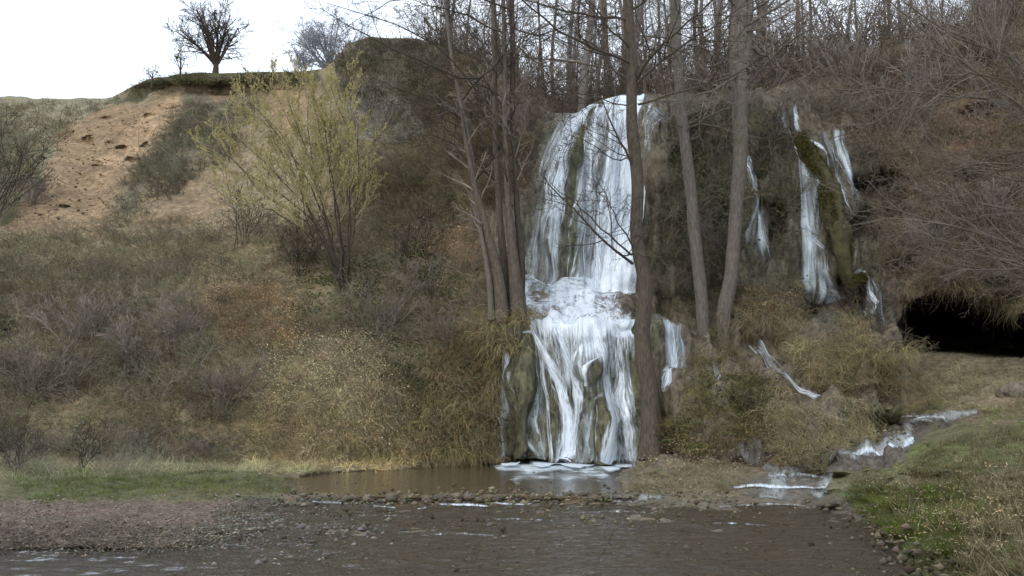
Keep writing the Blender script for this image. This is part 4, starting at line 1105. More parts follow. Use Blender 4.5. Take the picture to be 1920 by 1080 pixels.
# --- trees with grey bark on the ledge at the right
b, _ = tsample(1322, 622); b = tuple(b + np.array([0, .1, -.7])); Y = b[1]
limb_tree('bare_tree', 'slim pale trunk leaning slightly left, nearest beyond the thick dark trunk', [b] + wp((1308,500,Y),(1296,390,Y),(1284,260,Y),(1278,180,Y),(1270,60,Y),(1262,-80,Y),(1255,-300,Y)),
          [prad(w, Y) for w in (27, 23, 21, 20, 20, 19, 17, 9)],
          [(wp((1282,240,Y),(1240,215,Y-1),(1215,200,Y-1.6),(1190,192,Y-2)), .015), (wp((1284,250,Y),(1330,215,Y-1),(1380,200,Y-1.6),(1440,175,Y-2.2)), .02)],
          M_BARK_PALE, M_TWIG_GREY, 21, b, extra=(10, 9.5, 15, 2.2), nk=(5, 7))
b, _ = tsample(1356, 632); b = tuple(b + np.array([0, .1, -.7])); Y = b[1]
limb_tree('bare_tree', 'stout grey trunk leaning right, between the pale slim trunk and the trickles', [b] + wp((1366,540,Y),(1374,430,Y),(1382,330,Y),(1387,230,Y),(1388,130,Y),(1384,60,Y),(1380,-60,Y),(1380,-260,Y)),
          [prad(w, Y) for w in (32, 27, 25, 25, 28, 32, 33, 28, 15)],
          [(wp((1392,130,Y),(1402,90,Y),(1406,20,Y),(1412,-80,Y)), .16),
           (wp((1384,140,Y),(1345,165,Y-1),(1290,190,Y-1.8),(1225,190,Y-2.3)), .03), (wp((1392,170,Y),(1430,130,Y-.8),(1470,80,Y-1.6),(1520,55,Y-2),(1580,25,Y-2.4)), .03),
           (wp((1392,60,Y),(1440,50,Y-.8),(1500,10,Y-1.4),(1560,-30,Y-2)), .03), (wp((1386,250,Y),(1360,150,Y-.4),(1340,60,Y-.9),(1330,-20,Y-1.2)), .03)],
          M_BARK_PALE, M_TWIG_GREY, 22, b, extra=(9, 9.5, 15, 2.6), nk=(5, 7))

# --- clump of stems on the ledge left of the fall
b, _ = tsample(945, 604); b = tuple(b + np.array([0, -.3, -.15])); Y = b[1]
clump = root('bare_tree', b, 'clump of stems rising from one stool on the ledge beside the fall', 'tree')
L0 = np.array(b)
STEMS = [([(968,604,Y),(966,520,Y),(956,430,Y),(950,330,Y),(947,200,Y),(944,80,Y),(940,-60,Y)], (34, 24, 15, 11, 10, 9, 7), M_BARK),
         ([(946,604,Y-.1),(938,520,Y-.1),(915,430,Y-.1),(890,350,Y-.1),(874,270,Y-.1),(867,235,Y-.1),(864,205,Y-.1)], (28, 19, 13, 11, 9, 7, 4), M_BARK),
         ([(922,600,Y),(916,520,Y),(904,440,Y),(892,360,Y),(886,300,Y),(860,180,Y),(840,60,Y),(828,-60,Y)], (15, 12, 10, 9, 8, 7, 7, 6), M_BARK_PALE),
         ([(974,600,Y+.1),(978,500,Y+.1),(970,400,Y+.2),(962,250,Y+.2),(961,100,Y+.2),(958,-60,Y+.2)], (20, 15, 11, 10, 11, 9), M_BARK_DARK),
         ([(955,604,Y+.2),(946,500,Y+.3),(936,400,Y+.3),(930,250,Y+.4),(925,100,Y+.4),(922,-60,Y+.4)], (22, 16, 12, 11, 10, 9), M_BARK)]
rngc = random.Random(5)
for k, (pp, ww, mt) in enumerate(STEMS):
    pts = [tuple(np.array(q) - L0) for q in wp(*pp)]
    st = link('stem', trunk_mesh('stem', pts, [prad(w, Y) for w in ww], sides=10, flare=1.15, seed=k + 40, sub=5), mt, clump)
    out = {1: [], 2: [], 3: []}
    rp = resample(pts, 12)
    spread(out, rp, dirs_of(rp), 5.0, .06, 0, dict(BEECH, ratio=[.28, .5, .5]), rngc, 11, .35, .98)
    link('twig_spray', tube_mesh('twig_spray', out[1] + out[2] + out[3], 3), M_TWIG_GREY if k % 2 else M_TWIG, st, kind='stuff')

for k, (pp, r0) in enumerate([([(944,100,Y),(900,165,Y-.6),(850,146,Y-1),(760,100,Y-1.6),(690,72,Y-2),(600,15,Y-2.6)], .035),
        ([(867,225,Y),(830,200,Y-.3),(770,172,Y-.7),(700,160,Y-1)], .02), ([(928,220,Y),(860,120,Y-.5),(790,60,Y-1),(700,30,Y-1.5),(610,5,Y-2)], .026),
        ([(940,60,Y),(880,30,Y-.5),(800,10,Y-1),(730,-20,Y-1.4)], .024), ([(942,40,Y),(1000,70,Y-.7),(1060,50,Y-1.3),(1120,10,Y-1.8)], .026),
        ([(961,80,Y),(1010,120,Y-.6),(1070,190,Y-1),(1110,230,Y-1.2)], .02), ([(925,130,Y),(880,60,Y+.5),(850,10,Y+1),(830,-40,Y+1.3)], .02),
        ([(961,20,Y),(900,-10,Y-.4),(780,-10,Y-1),(680,20,Y-1.6),(640,60,Y-2)], .024), ([(886,310,Y),(840,260,Y-.5),(790,250,Y-.9),(740,262,Y-1.2)], .016)]):
    pts = resample([tuple(np.array(q) - L0) for q in wp(*pp)], 10, .02, rngc)
    bb = link('branch', tube_mesh('branch', [(pts, r0, .006)], 6), M_BARK_DARK, clump)
    out = {1: [], 2: [], 3: []}
    spread(out, pts, dirs_of(pts), 3.6, r0, 0, dict(BEECH, ratio=[.36, .5, .5]), rngc, 9, .12)
    link('twig_spray', tube_mesh('twig_spray', out[1] + out[2] + out[3], 3), M_TWIG, bb, kind='stuff')

# --- the wood on the plateau: kinds of bare tree that are copied
def plain_tree(seed, h, r, lo, bark, twig, nl=14, nk=(4, 6), up=.45):
    rng = random.Random(seed)
    pts = [(0, 0, -.3)]
    x = y = 0
    for i in range(1, 8):
        x += rng.gauss(0, .2); y += rng.gauss(0, .2)
        pts.append((x, y, h * i / 7))
    rad = [r * (1 - .8 * i / 7) for i in range(8)]
    tm = trunk_mesh('trunk', pts, rad, sides=8, flare=1.2, seed=seed, sub=3)
    out = {0: [], 1: [], 2: [], 3: []}
    pa = np.array(pts)
    for k in range(nl):
        z = h * (lo + (1 - lo) * (k + rng.random()) / nl)
        q = tuple(float(np.interp(z, pa[:, 2], pa[:, j])) for j in range(3))
        az = rng.uniform(0, 2 * PI)
        grow(out, q, vnorm((math.cos(az), math.sin(az), rng.uniform(up - .25, up + .4))), h * rng.uniform(.15, .25) * (1.15 - .5 * z / h), r * rng.uniform(.14, .26), 0,
             dict(BEECH, kids=[nk, (3, 5), (2, 4)], seg=[5, 4, 3]), rng)
    tw = tube_mesh('crown', out[0] + out[1] + out[2], 3)
    return (tm, tw, bark, twig)

def place_plain(kind, name, loc, rz, sc, label, group=None):
    tm, tw, bark, twig = kind
    o = root(name, loc, label, 'tree', group, rz)
    o.scale = (sc, sc, sc)
    link('trunk', tm, bark, o)
    link('crown', tw, twig, o, kind='stuff')
    return o

KINDS = [plain_tree(100 + k, 11, (.105, .075, .06, .13, .07)[k], (.04, .04, .03, .08, .05)[k], [M_BARK_FAR, M_BARK, M_BARK_FAR, M_BARK_FAR, M_BARK][k], [M_TWIG_GREY, M_TWIG_GREY, M_TWIG_RED, M_TWIG_GREY, M_TWIG_FAR][k], nl=(26, 24, 28, 22, 30)[k], nk=(5, 7)) for k in range(5)]
SPECIAL = [(1090, 1.2, 3, 1.05, 'grey trunk growing right behind the lip of the main fall'),
           (1122, 3.0, 1, .9, 'thin dark trunk just right of the one behind the lip of the fall'),
           (830, 2.0, 0, 1.0, 'trunk rising from the right shoulder of the earthy knoll'),
           (1148, 5.0, 0, .95, 'second trunk back from the fall lip, half hidden by a dark branch'),
           (1432, 3.5, 3, 1.0, 'grey trunk on the plateau above the broken rivulet')]
for px, d, k, sc, lab in SPECIAL:
    p = behind(px, d); place_plain(KINDS[k], 'bare_tree', tuple(p), px * .37, sc, lab)
rw = random.Random(77)
for i in range(66):
    px = rw.uniform(835, 1470) if i < 52 else rw.uniform(1470, 1900)
    d = rw.uniform(3, 26)
    if 690 < px < 900: d += 3
    p = behind(px, d)
    kk = rw.randrange(5)
    zone = ['above the shoulder of the earthy knoll', 'seen through the stems of the clump', 'above the left flank of the main fall', 'right behind the lip of the main fall',
            'between the thick dark trunk and slim pale trunk', 'between the two pale leaning trunks', 'above the broken rivulet', 'above the mossy tongue', 'on the high slope over the cave'][int(np.searchsorted([900, 985, 1075, 1180, 1270, 1385, 1480, 1620], px))]
    lab = ['straight grey', 'thin brown', 'wispy grey', 'stouter grey', 'fine brown twiggy'][kk] + (' front' if d < 8 else ' farther' if d < 17 else ' farthest') + ' tree, ' + zone
    place_plain(KINDS[kk], 'bare_tree', tuple(p), rw.uniform(0, 6), rw.uniform(.75, 1.15), lab, 'bare trees on the plateau behind the falls')

# --- trees on the skyline at the left
SKYL = dict(seg=[5, 5, 4, 3], wander=[.07, .14, .2, .22], trop=[.03, .02, .01, 0], kids=[(7, 9), (5, 7), (3, 5)],
            angle=[(25, 60), (30, 65), (30, 65)], ratio=[.58, .6, .55], flat=.9, rmin=.009, t0=.2)
def dome_tree(name, label, px, py, Y, h, seed, twig, bk=None, stems=7, spreadang=.9, sp=SKYL, r=.14, group=None, kidtop=9):
    b, _ = tsample(px, py)
    b = np.array(P3(px, py, Y)); 
    rng = random.Random(seed)
    o = root(name, tuple(b), label, 'tree', group)
    tr = [(0, 0, -.4), (.03, 0, h * .10), (0.0, 0, h * .2)]
    link('trunk', trunk_mesh('trunk', tr, [r * 1.4, r * 1.1, r * .6], sides=10, flare=1.3, seed=seed, sub=4), M_BARK_DARK, o)
    out = {0: [], 1: [], 2: [], 3: []}
    for k in range(stems):
        az = 2 * PI * k / stems + rng.uniform(-.3, .3)
        sprd = spreadang * rng.uniform(.35, 1.1) if k else .1
        grow(out, (0, 0, h * rng.uniform(.05, .18)), vnorm((math.cos(az) * sprd, math.sin(az) * sprd, 1)), h * rng.uniform(.55, .8), r * .55, 0, sp, rng)
    for ln in out[0]:
        link('branch', tube_mesh('branch', [ln], 5), bk or M_BARK_DARK, o)
    link('crown', tube_mesh('crown', out[1] + out[2] + out[3], 3), twig, o, kind='stuff')
    return o
dome_tree('bare_tree', 'largest round crowned bare tree alone on the turf skyline', 404, 139, 56.6, 4.0, 301, M_TWIG, stems=12, spreadang=.85)
dome_tree('bare_tree', 'smaller bare tree close beside the round crowned skyline tree', 338, 142, 56.6, 1.7, 302, M_TWIG, stems=4, spreadang=.6, sp=dict(SKYL, kids=[(4, 5), (3, 4), (2, 3)]), r=.06)
dome_tree('bare_shrub', 'lowest thin bush at the left end of the turf lip', 285, 152, 56.8, 1.0, 303, M_TWIG, stems=5, spreadang=1.0, sp=dict(SKYL, kids=[(3, 4), (2, 4), (2, 3)]), r=.04)['category'] = 'shrub'
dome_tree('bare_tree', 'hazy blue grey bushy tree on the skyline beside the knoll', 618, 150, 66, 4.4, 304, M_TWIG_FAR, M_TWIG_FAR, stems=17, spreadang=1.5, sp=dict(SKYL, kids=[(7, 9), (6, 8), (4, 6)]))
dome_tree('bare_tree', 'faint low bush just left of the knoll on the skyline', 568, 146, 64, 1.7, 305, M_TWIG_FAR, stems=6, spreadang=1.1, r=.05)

# ------------------------------------------------------------------ shrubs
SHR = dict(seg=[5, 4, 3], wander=[.12, .18, .22], trop=[.02, .02, .02], kids=[(5, 7), (3, 5)], angle=[(20, 50), (25, 55)], ratio=[.45, .5], flat=1, rmin=.004, t0=.25, rr=.6)
def shrub_lines(seed, n, L, sprd, r=.011, sp=SHR, lean=(0, -.25, 0)):
    rng = random.Random(seed)
    out = {0: [], 1: [], 2: []}
    for k in range(n):
        az = rng.uniform(0, 2 * PI); s = sprd * math.sqrt(rng.random())
        grow(out, (rng.gauss(0, .07), rng.gauss(0, .07), -.08), vnorm((math.cos(az) * s + lean[0], math.sin(az) * s + lean[1], 1 + lean[2])), L * rng.uniform(.55, 1.1), r * rng.uniform(.6, 1.2), 0, sp, rng)
    return out

def leaf_quads(centers, dirs, size, rng):
    """small folded leaves: two triangles each"""
    n = len(centers)
    c = np.array(centers); d = np.array(dirs)
    rv = rng.normal(size=(n, 3)); a = np.cross(d, rv); a /= np.linalg.norm(a, axis=1, keepdims=True) + 1e-9
    s = size * rng.uniform(.6, 1.4, (n, 1))
    v = np.stack([c - d * s * .5, c + a * s * .28, c + d * s * .5, c - a * s * .28], 1)
    i = np.arange(n)[:, None] * 4
    return v.reshape(-1, 3), i + np.array([[0, 1, 2, 3]])

def solid_leaf_mat(name, c1, c2):
    m, n, l = nodes_of(name)
    out = n.new('ShaderNodeOutputMaterial')
    tc = n.new('ShaderNodeTexCoord')
    ns = N(n, 'ShaderNodeTexNoise', Scale=7.0, Detail=3.0)
    l.new(tc.outputs['Object'], ns.inputs['Vector'])
    r = n.new('ShaderNodeValToRGB')
    r.color_ramp.elements[0].position = .35; r.color_ramp.elements[0].color = (*c1, 1)
    r.color_ramp.elements[1].position = .65; r.color_ramp.elements[1].color = (*c2, 1)
    l.new(ns.outputs['Fac'], r.inputs['Fac'])
    d = N(n, 'ShaderNodeBsdfDiffuse'); t = n.new('ShaderNodeBsdfTranslucent')
    l.new(r.outputs[0], d.inputs[0]); l.new(r.outputs[0], t.inputs[0])
    mx = N(n, 'ShaderNodeMixShader', Fac=.35)
    l.new(d.outputs[0], mx.inputs[1]); l.new(t.outputs[0], mx.inputs[2]); l.new(mx.outputs[0], out.inputs['Surface'])
    return m
M_CATKIN = solid_leaf_mat('yellow green catkins', (0.31, 0.265, 0.105), (0.50, 0.43, 0.18))

# the yellowish willow: stems from one foot, haze of catkins
wb, _ = tsample(642, 545)
wb = wb + np.array([0, -.2, 0])
will = root('willow_shrub', tuple(wb), 'large willow shrub hazy with yellow green catkins before the earth slope', 'shrub')
Yw = wb[1]
WST = [[(642,545),(620,470),(600,420),(560,385),(500,350),(440,310),(400,280)], [(642,545),(622,480),(590,420),(560,340),(520,270),(480,210)],
       [(642,545),(630,470),(610,400),(590,320),(560,240),(535,175)], [(645,545),(640,470),(628,400),(620,330),(610,250),(600,180)],
       [(648,545),(655,470),(658,400),(656,330),(655,250),(650,170)], [(648,545),(655,480),(664,420),(672,350),(676,280),(672,230)],
       [(645,545),(648,460),(632,380),(615,300),(625,230),(620,190)], [(640,545),(600,470),(575,430),(530,400),(470,385),(420,370)],
       [(642,545),(612,440),(570,370),(520,330),(450,270),(420,220)], [(642,545),(625,460),(600,380),(555,300),(500,230),(470,190)],
       [(642,545),(618,450),(600,360),(575,280),(575,220),(580,165)]]
rgw = random.Random(9)
cat_c, cat_d = [], []
WST = WST + [[(x + (rgw.uniform(-30, 30) if i > 1 else 0), y + (rgw.uniform(-25, 20) if i > 1 else 0)) for i, (x, y) in enumerate(q)] for q in WST[:5]]
for k, s in enumerate(WST):
    dy = rgw.uniform(-1.6, 1.2)
    pts = [tuple(np.array(P3(x, y, Yw + dy * (i / (len(s) - 1)) )) - wb) for i, (x, y) in enumerate(s)]
    pts = resample(pts, 11, .03, rgw)
    st = link('stem', tube_mesh('stem', [(pts, (.04 if k in (0, 1, 3, 9) else .026) * rgw.uniform(.7, 1.1), .007)], 6), M_BARK_DARK, will)
    out = {1: [], 2: [], 3: []}
    spread(out, pts, dirs_of(pts), 4.2, .03, 0, dict(SHR, seg=[5, 5, 4, 3], wander=[.1, .12, .15, .18], trop=[.08, .13, .12, .08], kids=[(6, 8), (5, 7), (3, 5)], angle=[(20, 45)] * 3, ratio=[.36, .5, .5], rmin=.0045), rgw, 12, .35)
    tw = out[1] + out[2] + out[3]
    link('twig_spray', tube_mesh('twig_spray', tw, 3), M_TWIG_YEL, st, kind='stuff')
    for pp, _, _ in out[2] + out[3]:
        for q in range(4):
            f = rgw.random() * (len(pp) - 1.01); i = int(f); f -= i
            cat_c.append([pp[i][j] * (1 - f) + pp[i + 1][j] * f + rgw.gauss(0, .02) for j in range(3)])
            cat_d.append(vnorm(tuple(pp[i + 1][j] - pp[i][j] for j in range(3))))
sel = RNG.permutation(len(cat_c))[:44000]
v, f = leaf_quads(np.array(cat_c)[sel], np.array(cat_d)[sel], .046, RNG)
link('catkins', mesh_np('catkins', v, f, False), M_CATKIN, will, kind='stuff')

# bare shrubs, copied kinds
SHK = []
for k in range(6):
    o_ = shrub_lines(500 + k, (16, 22, 14, 26, 12, 20)[k], (1.3, 1.0, 1.7, .9, 2.2, 1.3)[k], (.9, 1.0, .6, 1.2, .45, .8)[k])
    SHK.append((tube_mesh('stems', o_[0], 4), tube_mesh('twig_spray', o_[1] + o_[2], 3)))
def put_shrub(px, py, kind, sc, label, mat=M_TWIG_GREY, rz=None, name='bare_shrub', group=None):
    p, _ = tsample(px, py)
    o = root(name, tuple(p), label, 'shrub', group, rz if rz is not None else (px * .13) % 6)
    o.scale = (sc, sc, sc)
    link('stems', SHK[kind][0], mat, o)
    link('twig_spray', SHK[kind][1], mat, o, kind='stuff')
    return o
put_shrub(462, 475, 4, 1.3, 'thin leafless sapling in front of the willow, on the pale turf', M_TWIG, 1.0, 'sapling')
put_shrub(-6, 400, 4, 2.1, 'tall thin shrub at the far edge of the earth scar', M_TWIG_GREY, 2.0)
for i, (px, py, k, sc, lab, mt) in enumerate([
    (60,380,1,1.6,'low grey shrub between the edge shrub and the bare earth',M_TWIG_GREY),
    (250,700,3,1.7,'wide grey bramble mound low on the left slope',M_TWIG_GREY),
    (150,650,1,1.9,'grey twiggy mound uphill from the green grass patch',M_TWIG_GREY),
    (330,640,3,1.5,'grey bramble thicket beside the russet leaves',M_TWIG_GREY),
    (60,760,0,1.5,'brown shrub above the grass at the pale verge',M_TWIG_RED),
    (420,760,1,1.4,'dark twiggy bush between bramble mound and straw tufts',M_TWIG),
    (700,640,0,1.4,'dense dark shrub above the bleached straw tufts',M_TWIG),
    (800,560,1,1.5,'grey shrub with tangled canes below the russet leaf patch',M_TWIG_GREY),
    (860,660,0,1.3,'drooping shrub on the bank beside the left ledge',M_TWIG_GREY),
    (760,520,2,1.2,'slim shrub uphill of the tangled canes',M_TWIG),
    (560,520,2,1.1,'thin shrub at the foot of the willow',M_TWIG_GREY),
    (720,240,1,1.7,'shrub clinging to the grey face of the knoll',M_TWIG_GREY),
    (850,330,2,1.8,'brown shrub on the slope behind the broken stem',M_TWIG_RED),
    (900,230,3,2.0,'reddish thicket under the thin wood left of the falls',M_TWIG_RED),
    (990,260,1,1.6,'brown shrub against the left shoulder of the main fall',M_TWIG_RED),
    (1400,330,2,1.0,'wispy shrub hanging between trunk and trickle',M_TWIG_GREY),
    (1330,470,1,.9,'small grey shrub on the cliff between the two pale trunks',M_TWIG_GREY),
    (1600,625,2,.6,'thin upright twigs on top of the grassy hump',M_TWIG_GREY),
    (1640,640,2,.7,'few bare canes at the foot of the narrow fall',M_TWIG_GREY),
    (1400,790,4,.4,'pale upright canes left of the straw tuft',M_TWIG_GREY),
    (1750,470,3,1.2,'spreading grey bush on the brow above the cave',M_TWIG_GREY),
    (1850,430,1,1.8,'matted grey bush over the middle of the cave roof',M_TWIG_GREY),
    (1900,500,3,.8,'grey bush drooping over the cave mouth edge',M_TWIG_GREY),
    (1680,260,0,1.9,'brown thicket above the dark rock hollow',M_TWIG_RED),
    (1590,170,1,2.0,'reddish brown thicket on the rim over the moss tongue',M_TWIG_RED),
    (1760,180,3,2.1,'brown brush on the high slope toward the skyline',M_TWIG_RED),
    (1880,120,0,2.2,'dark brush at the top corner of the high slope',M_TWIG_RED),
    (30,880,2,.7,'sprig of dead stems beside the green grass',M_TWIG_GREY),
    (150,880,2,.6,'dead weed stalks standing in the green grass',M_TWIG_GREY),
    ]):
    put_shrub(px, py, k, sc, lab, mt)

# ------------------------------------------------------------------ branches reaching in from trees beyond the right edge
M_TWIG_MID = twig_mat('brown grey twigs', (0.135, 0.112, 0.092))
def side_tree(label, bx, by, trunkY, limbs, seed, twig=M_TWIG_MID, bark=M_BARK_T1, nk=(12, 15), r0=26):
    b = P3(bx, by, trunkY) - np.array([0, 0, 1.5])
    pts = [tuple(b)] + wp((bx - 10, by - 250, trunkY), (bx, by - 500, trunkY), (bx + 20, by - 750, trunkY), (bx + 20, by - 1000, trunkY))
    rad = [prad(w, trunkY) for w in (r0, r0 * .9, r0 * .75, r0 * .5, r0 * .2)]
    L = [(wp(*l), r) for l, r in limbs]
    return limb_tree('overhanging_tree', label, pts, rad, L, bark, twig, seed, tuple(b), sp=dict(BEECH, ratio=[.36, .5, .5], kids=[(6, 8), (4, 5), (2, 4)], wander=[.10, .15, .2, .25], angle=[(20, 55), (25, 60), (25, 60)], rmin=.0028), nk=nk)
side_tree('tree beyond the frame whose long bare limbs sweep high across the slope', 2060, 790, 21.5, [
    ([(2058,330,21.5),(1960,240,21.6),(1860,150,21.8),(1775,92,22),(1700,40,22.3),(1640,-30,22.6)], .05),
    ([(2058,380,21.5),(1980,200,21.2),(1900,80,21),(1830,100,21),(1760,60,21),(1690,0,21)], .04),
    ([(2058,300,21.5),(1940,190,22),(1850,200,22.4),(1740,165,22.8),(1640,170,23),(1530,165,23.4)], .035),
    ([(2058,420,21.5),(1940,260,22.6),(1850,300,23),(1760,330,23.4),(1690,390,23.8)], .03),
    ([(2058,400,21.5),(1930,140,21),(1790,110,21),(1690,200,21),(1620,260,21.4),(1560,260,22)], .03),
    ([(2058,450,21.5),(1930,290,22),(1790,350,22.4),(1690,420,22.6)], .025),
    ([(2058,350,21.5),(1950,330,22.6),(1860,350,23),(1740,250,23.6),(1650,300,24)], .025),
   ], 71)
side_tree('low tree beyond the frame drooping tangled grey branches over the cave', 2130, 800, 20.5, [
    ([(2128,560,20.5),(1980,480,21),(1860,440,21.6),(1740,410,22.4),(1640,385,23),(1590,370,23.4)], .04),
    ([(2128,580,20.5),(1990,510,21),(1880,470,21.6),(1760,450,22),(1660,440,22.6)], .03),
    ([(2128,600,20.5),(1990,520,20.8),(1900,500,21.2),(1820,510,21.6),(1730,500,22)], .03),
    ([(2128,600,20.5),(1980,530,21.4),(1880,520,22),(1780,480,22.4),(1700,450,23)], .028),
    ([(2128,500,20.5),(1990,400,21.6),(1900,390,22.2),(1800,380,22.8),(1700,340,23.4)], .03),
    ([(2128,540,20.5),(1990,450,22.4),(1880,420,23),(1780,440,23.4),(1700,470,23.6)], .026),
   ], 72)
# branches at the top, from a tree standing left of the pool beyond the slope
b, _ = tsample(700, 600)
# the mossy tongue of rock between the right trickles
tong = [(1500,262,22),(1516,288,32),(1532,325,38),(1546,370,42),(1560,415,46),(1576,455,46),(1590,488,40),(1602,512,26),(1606,524,10)]
tp = []; tr_ = []
for x, y, w in tong:
    q, _ = tsample(x, y); tp.append(q + np.array([0, -.16, 0])); tr_.append(prad(w * .80, q[1]))
tp = np.array(tp)
tp[:, 1] = np.interp(np.arange(len(tp)), [0, len(tp) - 1], [tp[0, 1], tp[:, 1].min() - .1])
tb = tp[0].copy()
me = trunk_mesh('mossy_tongue', (tp - tb)[::-1], tr_[::-1], sides=22, flare=1.0, seed=3, sub=9, rel=.8)
link('mossy_tongue', me, M_MOSS, loc=tuple(tb), label='slanting tongue of yellow green moss between the right hand trickles', category='moss')


# ------------------------------------------------------------------ instanced ground cover
def blades(seed, n, L, w, lean, rad, droop, seg=3, wild=.16):
    rg = np.random.default_rng(seed)
    V, F, S, o = [], [], [], 0
    az = rg.uniform(0, 2 * PI, n); rr = rad * np.sqrt(rg.random(n))
    for k in range(n):
        l = L * rg.uniform(.45, 1.15); ww = w * rg.uniform(.6, 1.3)
        d = np.array([math.cos(az[k]) * lean[0] * rg.random() + lean[1], math.sin(az[k]) * lean[0] * rg.random(), 1.0]); d /= np.linalg.norm(d)
        p = np.array([rr[k] * math.cos(az[k] + 1), rr[k] * math.sin(az[k] + 1), -.04])
        side = np.cross(d, rg.normal(size=3)); side /= np.linalg.norm(side)
        sh = rg.uniform(.55, 1.45)
        for i in range(seg + 1):
            t = i / seg
            q = ww * (1 - t * .85)
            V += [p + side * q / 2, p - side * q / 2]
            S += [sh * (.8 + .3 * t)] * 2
            d = d + np.array([0, 0, -droop / seg]) + rg.normal(size=3) * wild; d /= np.linalg.norm(d)
            p = p + d * l / seg
        for i in range(seg):
            a = o + i * 2
            F.append([a, a + 1, a + 3, a + 2])
        o += 2 * (seg + 1)
    return np.array(V), np.array(F), np.array(S)

def twigsrc(seed, n, L, sprd, r, lean=0.3, kids=(3, 5), droop=-.12):
    rng = random.Random(seed)
    out = {0: [], 1: [], 2: []}
    sp = dict(SHR, trop=[droop, droop, droop], wander=[.22, .25, .25], seg=[4, 3, 2], kids=[kids, (1, 3)], rmin=r * .45)
    for k in range(n):
        az = rng.uniform(0, 2 * PI); s = sprd * rng.random()
        grow(out, (rng.gauss(0, .15), rng.gauss(0, .15), -.05), vnorm((math.cos(az) * s + lean, math.sin(az) * s, .8)), L * rng.uniform(.4, 1.1), r, 0, sp, rng)
    lines = out[0] + out[1] + out[2]
    V, F = tubes(lines, 3)
    sh = np.repeat(np.random.default_rng(seed).uniform(.6, 1.4, len(V) // 3), 3)[:len(V)]
    return V, F, sh

def leafsrc(seed, n, R, size, flat=.4):
    rg = np.random.default_rng(seed)
    c = rg.normal(size=(n, 3)) * R * np.array([1, 1, flat]); c[:, 2] = np.abs(c[:, 2])
    d = rg.normal(size=(n, 3)) * np.array([1, 1, .5]); d /= np.linalg.norm(d, axis=1, keepdims=True)
    V, F = leaf_quads(c, d, size, rg)
    return V, F, np.repeat(rg.uniform(.65, 1.25, n), 4)

def pebblesrc(seed, n, R, size):
    """handful of little angular stones"""
    rg = np.random.default_rng(seed)
    base = np.array([[1, 0, 0], [-1, 0, 0], [0, 1, 0], [0, -1, 0], [0, 0, 1], [0, 0, -1]], float)
    fc = np.array([[0, 2, 4], [2, 1, 4], [1, 3, 4], [3, 0, 4], [2, 0, 5], [1, 2, 5], [3, 1, 5], [0, 3, 5]])
    V, F, S = [], [], []
    for k in range(n):
        s = size * rg.uniform(.4, 1.6) * np.array([1.2, 1, .55]) * rg.uniform(.7, 1.3, 3)
        a = rg.uniform(0, 6.28); rot = np.array([[math.cos(a), -math.sin(a), 0], [math.sin(a), math.cos(a), 0], [0, 0, 1]])
        v = (base * rg.uniform(.7, 1.3, (6, 1)) * s) @ rot.T + np.array([*(rg.normal(size=2) * R), 0])
        V.append(v); F.append(fc + 6 * k); S += [rg.uniform(.5, 1.6)] * 6
    return np.concatenate(V), np.concatenate(F), np.array(S)

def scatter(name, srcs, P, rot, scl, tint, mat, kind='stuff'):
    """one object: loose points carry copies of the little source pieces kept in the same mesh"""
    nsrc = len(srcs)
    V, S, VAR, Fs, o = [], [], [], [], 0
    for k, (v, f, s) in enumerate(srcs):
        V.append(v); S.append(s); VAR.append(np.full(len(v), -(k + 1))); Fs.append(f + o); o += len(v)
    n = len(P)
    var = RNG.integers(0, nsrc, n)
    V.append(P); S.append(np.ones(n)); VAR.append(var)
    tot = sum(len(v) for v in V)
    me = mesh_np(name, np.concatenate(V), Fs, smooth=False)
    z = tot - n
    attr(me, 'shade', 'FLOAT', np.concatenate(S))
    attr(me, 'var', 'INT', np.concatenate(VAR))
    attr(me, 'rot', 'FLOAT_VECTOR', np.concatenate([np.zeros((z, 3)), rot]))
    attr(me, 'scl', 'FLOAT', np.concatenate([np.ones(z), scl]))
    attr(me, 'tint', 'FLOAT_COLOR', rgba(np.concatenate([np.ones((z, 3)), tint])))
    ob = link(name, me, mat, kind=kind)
    ng = bpy.data.node_groups.new(name, 'GeometryNodeTree')
    ng.interface.new_socket('Geometry', in_out='INPUT', socket_type='NodeSocketGeometry')
    ng.interface.new_socket('Geometry', in_out='OUTPUT', socket_type='NodeSocketGeometry')
    gi = ng.nodes.new('NodeGroupInput'); go = ng.nodes.new('NodeGroupOutput')
    join = ng.nodes.new('GeometryNodeJoinGeometry')
    def named(nm, dt):
        a = ng.nodes.new('GeometryNodeInputNamedAttribute'); a.data_type = dt; a.inputs[0].default_value = nm; return a
    def comp(val):
        va = named('var', 'INT')
        c = ng.nodes.new('FunctionNodeCompare'); c.data_type = 'INT'; c.operation = 'EQUAL'
        ng.links.new(va.outputs[0], c.inputs[2]); c.inputs[3].default_value = val
        sp = ng.nodes.new('GeometryNodeSeparateGeometry'); sp.domain = 'POINT'
        ng.links.new(gi.outputs[0], sp.inputs[0]); ng.links.new(c.outputs[0], sp.inputs[1])
        return sp
    for k in range(nsrc):
        src = comp(-(k + 1)); pt = comp(k)
        ip = ng.nodes.new('GeometryNodeInstanceOnPoints')
        ng.links.new(pt.outputs[0], ip.inputs['Points']); ng.links.new(src.outputs[0], ip.inputs['Instance'])
        r = named('rot', 'FLOAT_VECTOR'); e = ng.nodes.new('FunctionNodeEulerToRotation')
        ng.links.new(r.outputs[0], e.inputs[0]); ng.links.new(e.outputs[0], ip.inputs['Rotation'])
        s = named('scl', 'FLOAT'); ng.links.new(s.outputs[0], ip.inputs['Scale'])
        ng.links.new(ip.outputs[0], join.inputs[0])
    ng.links.new(join.outputs[0], go.inputs[0])
    md = ob.modifiers.new('cover', 'NODES'); md.node_group = ng
    return ob

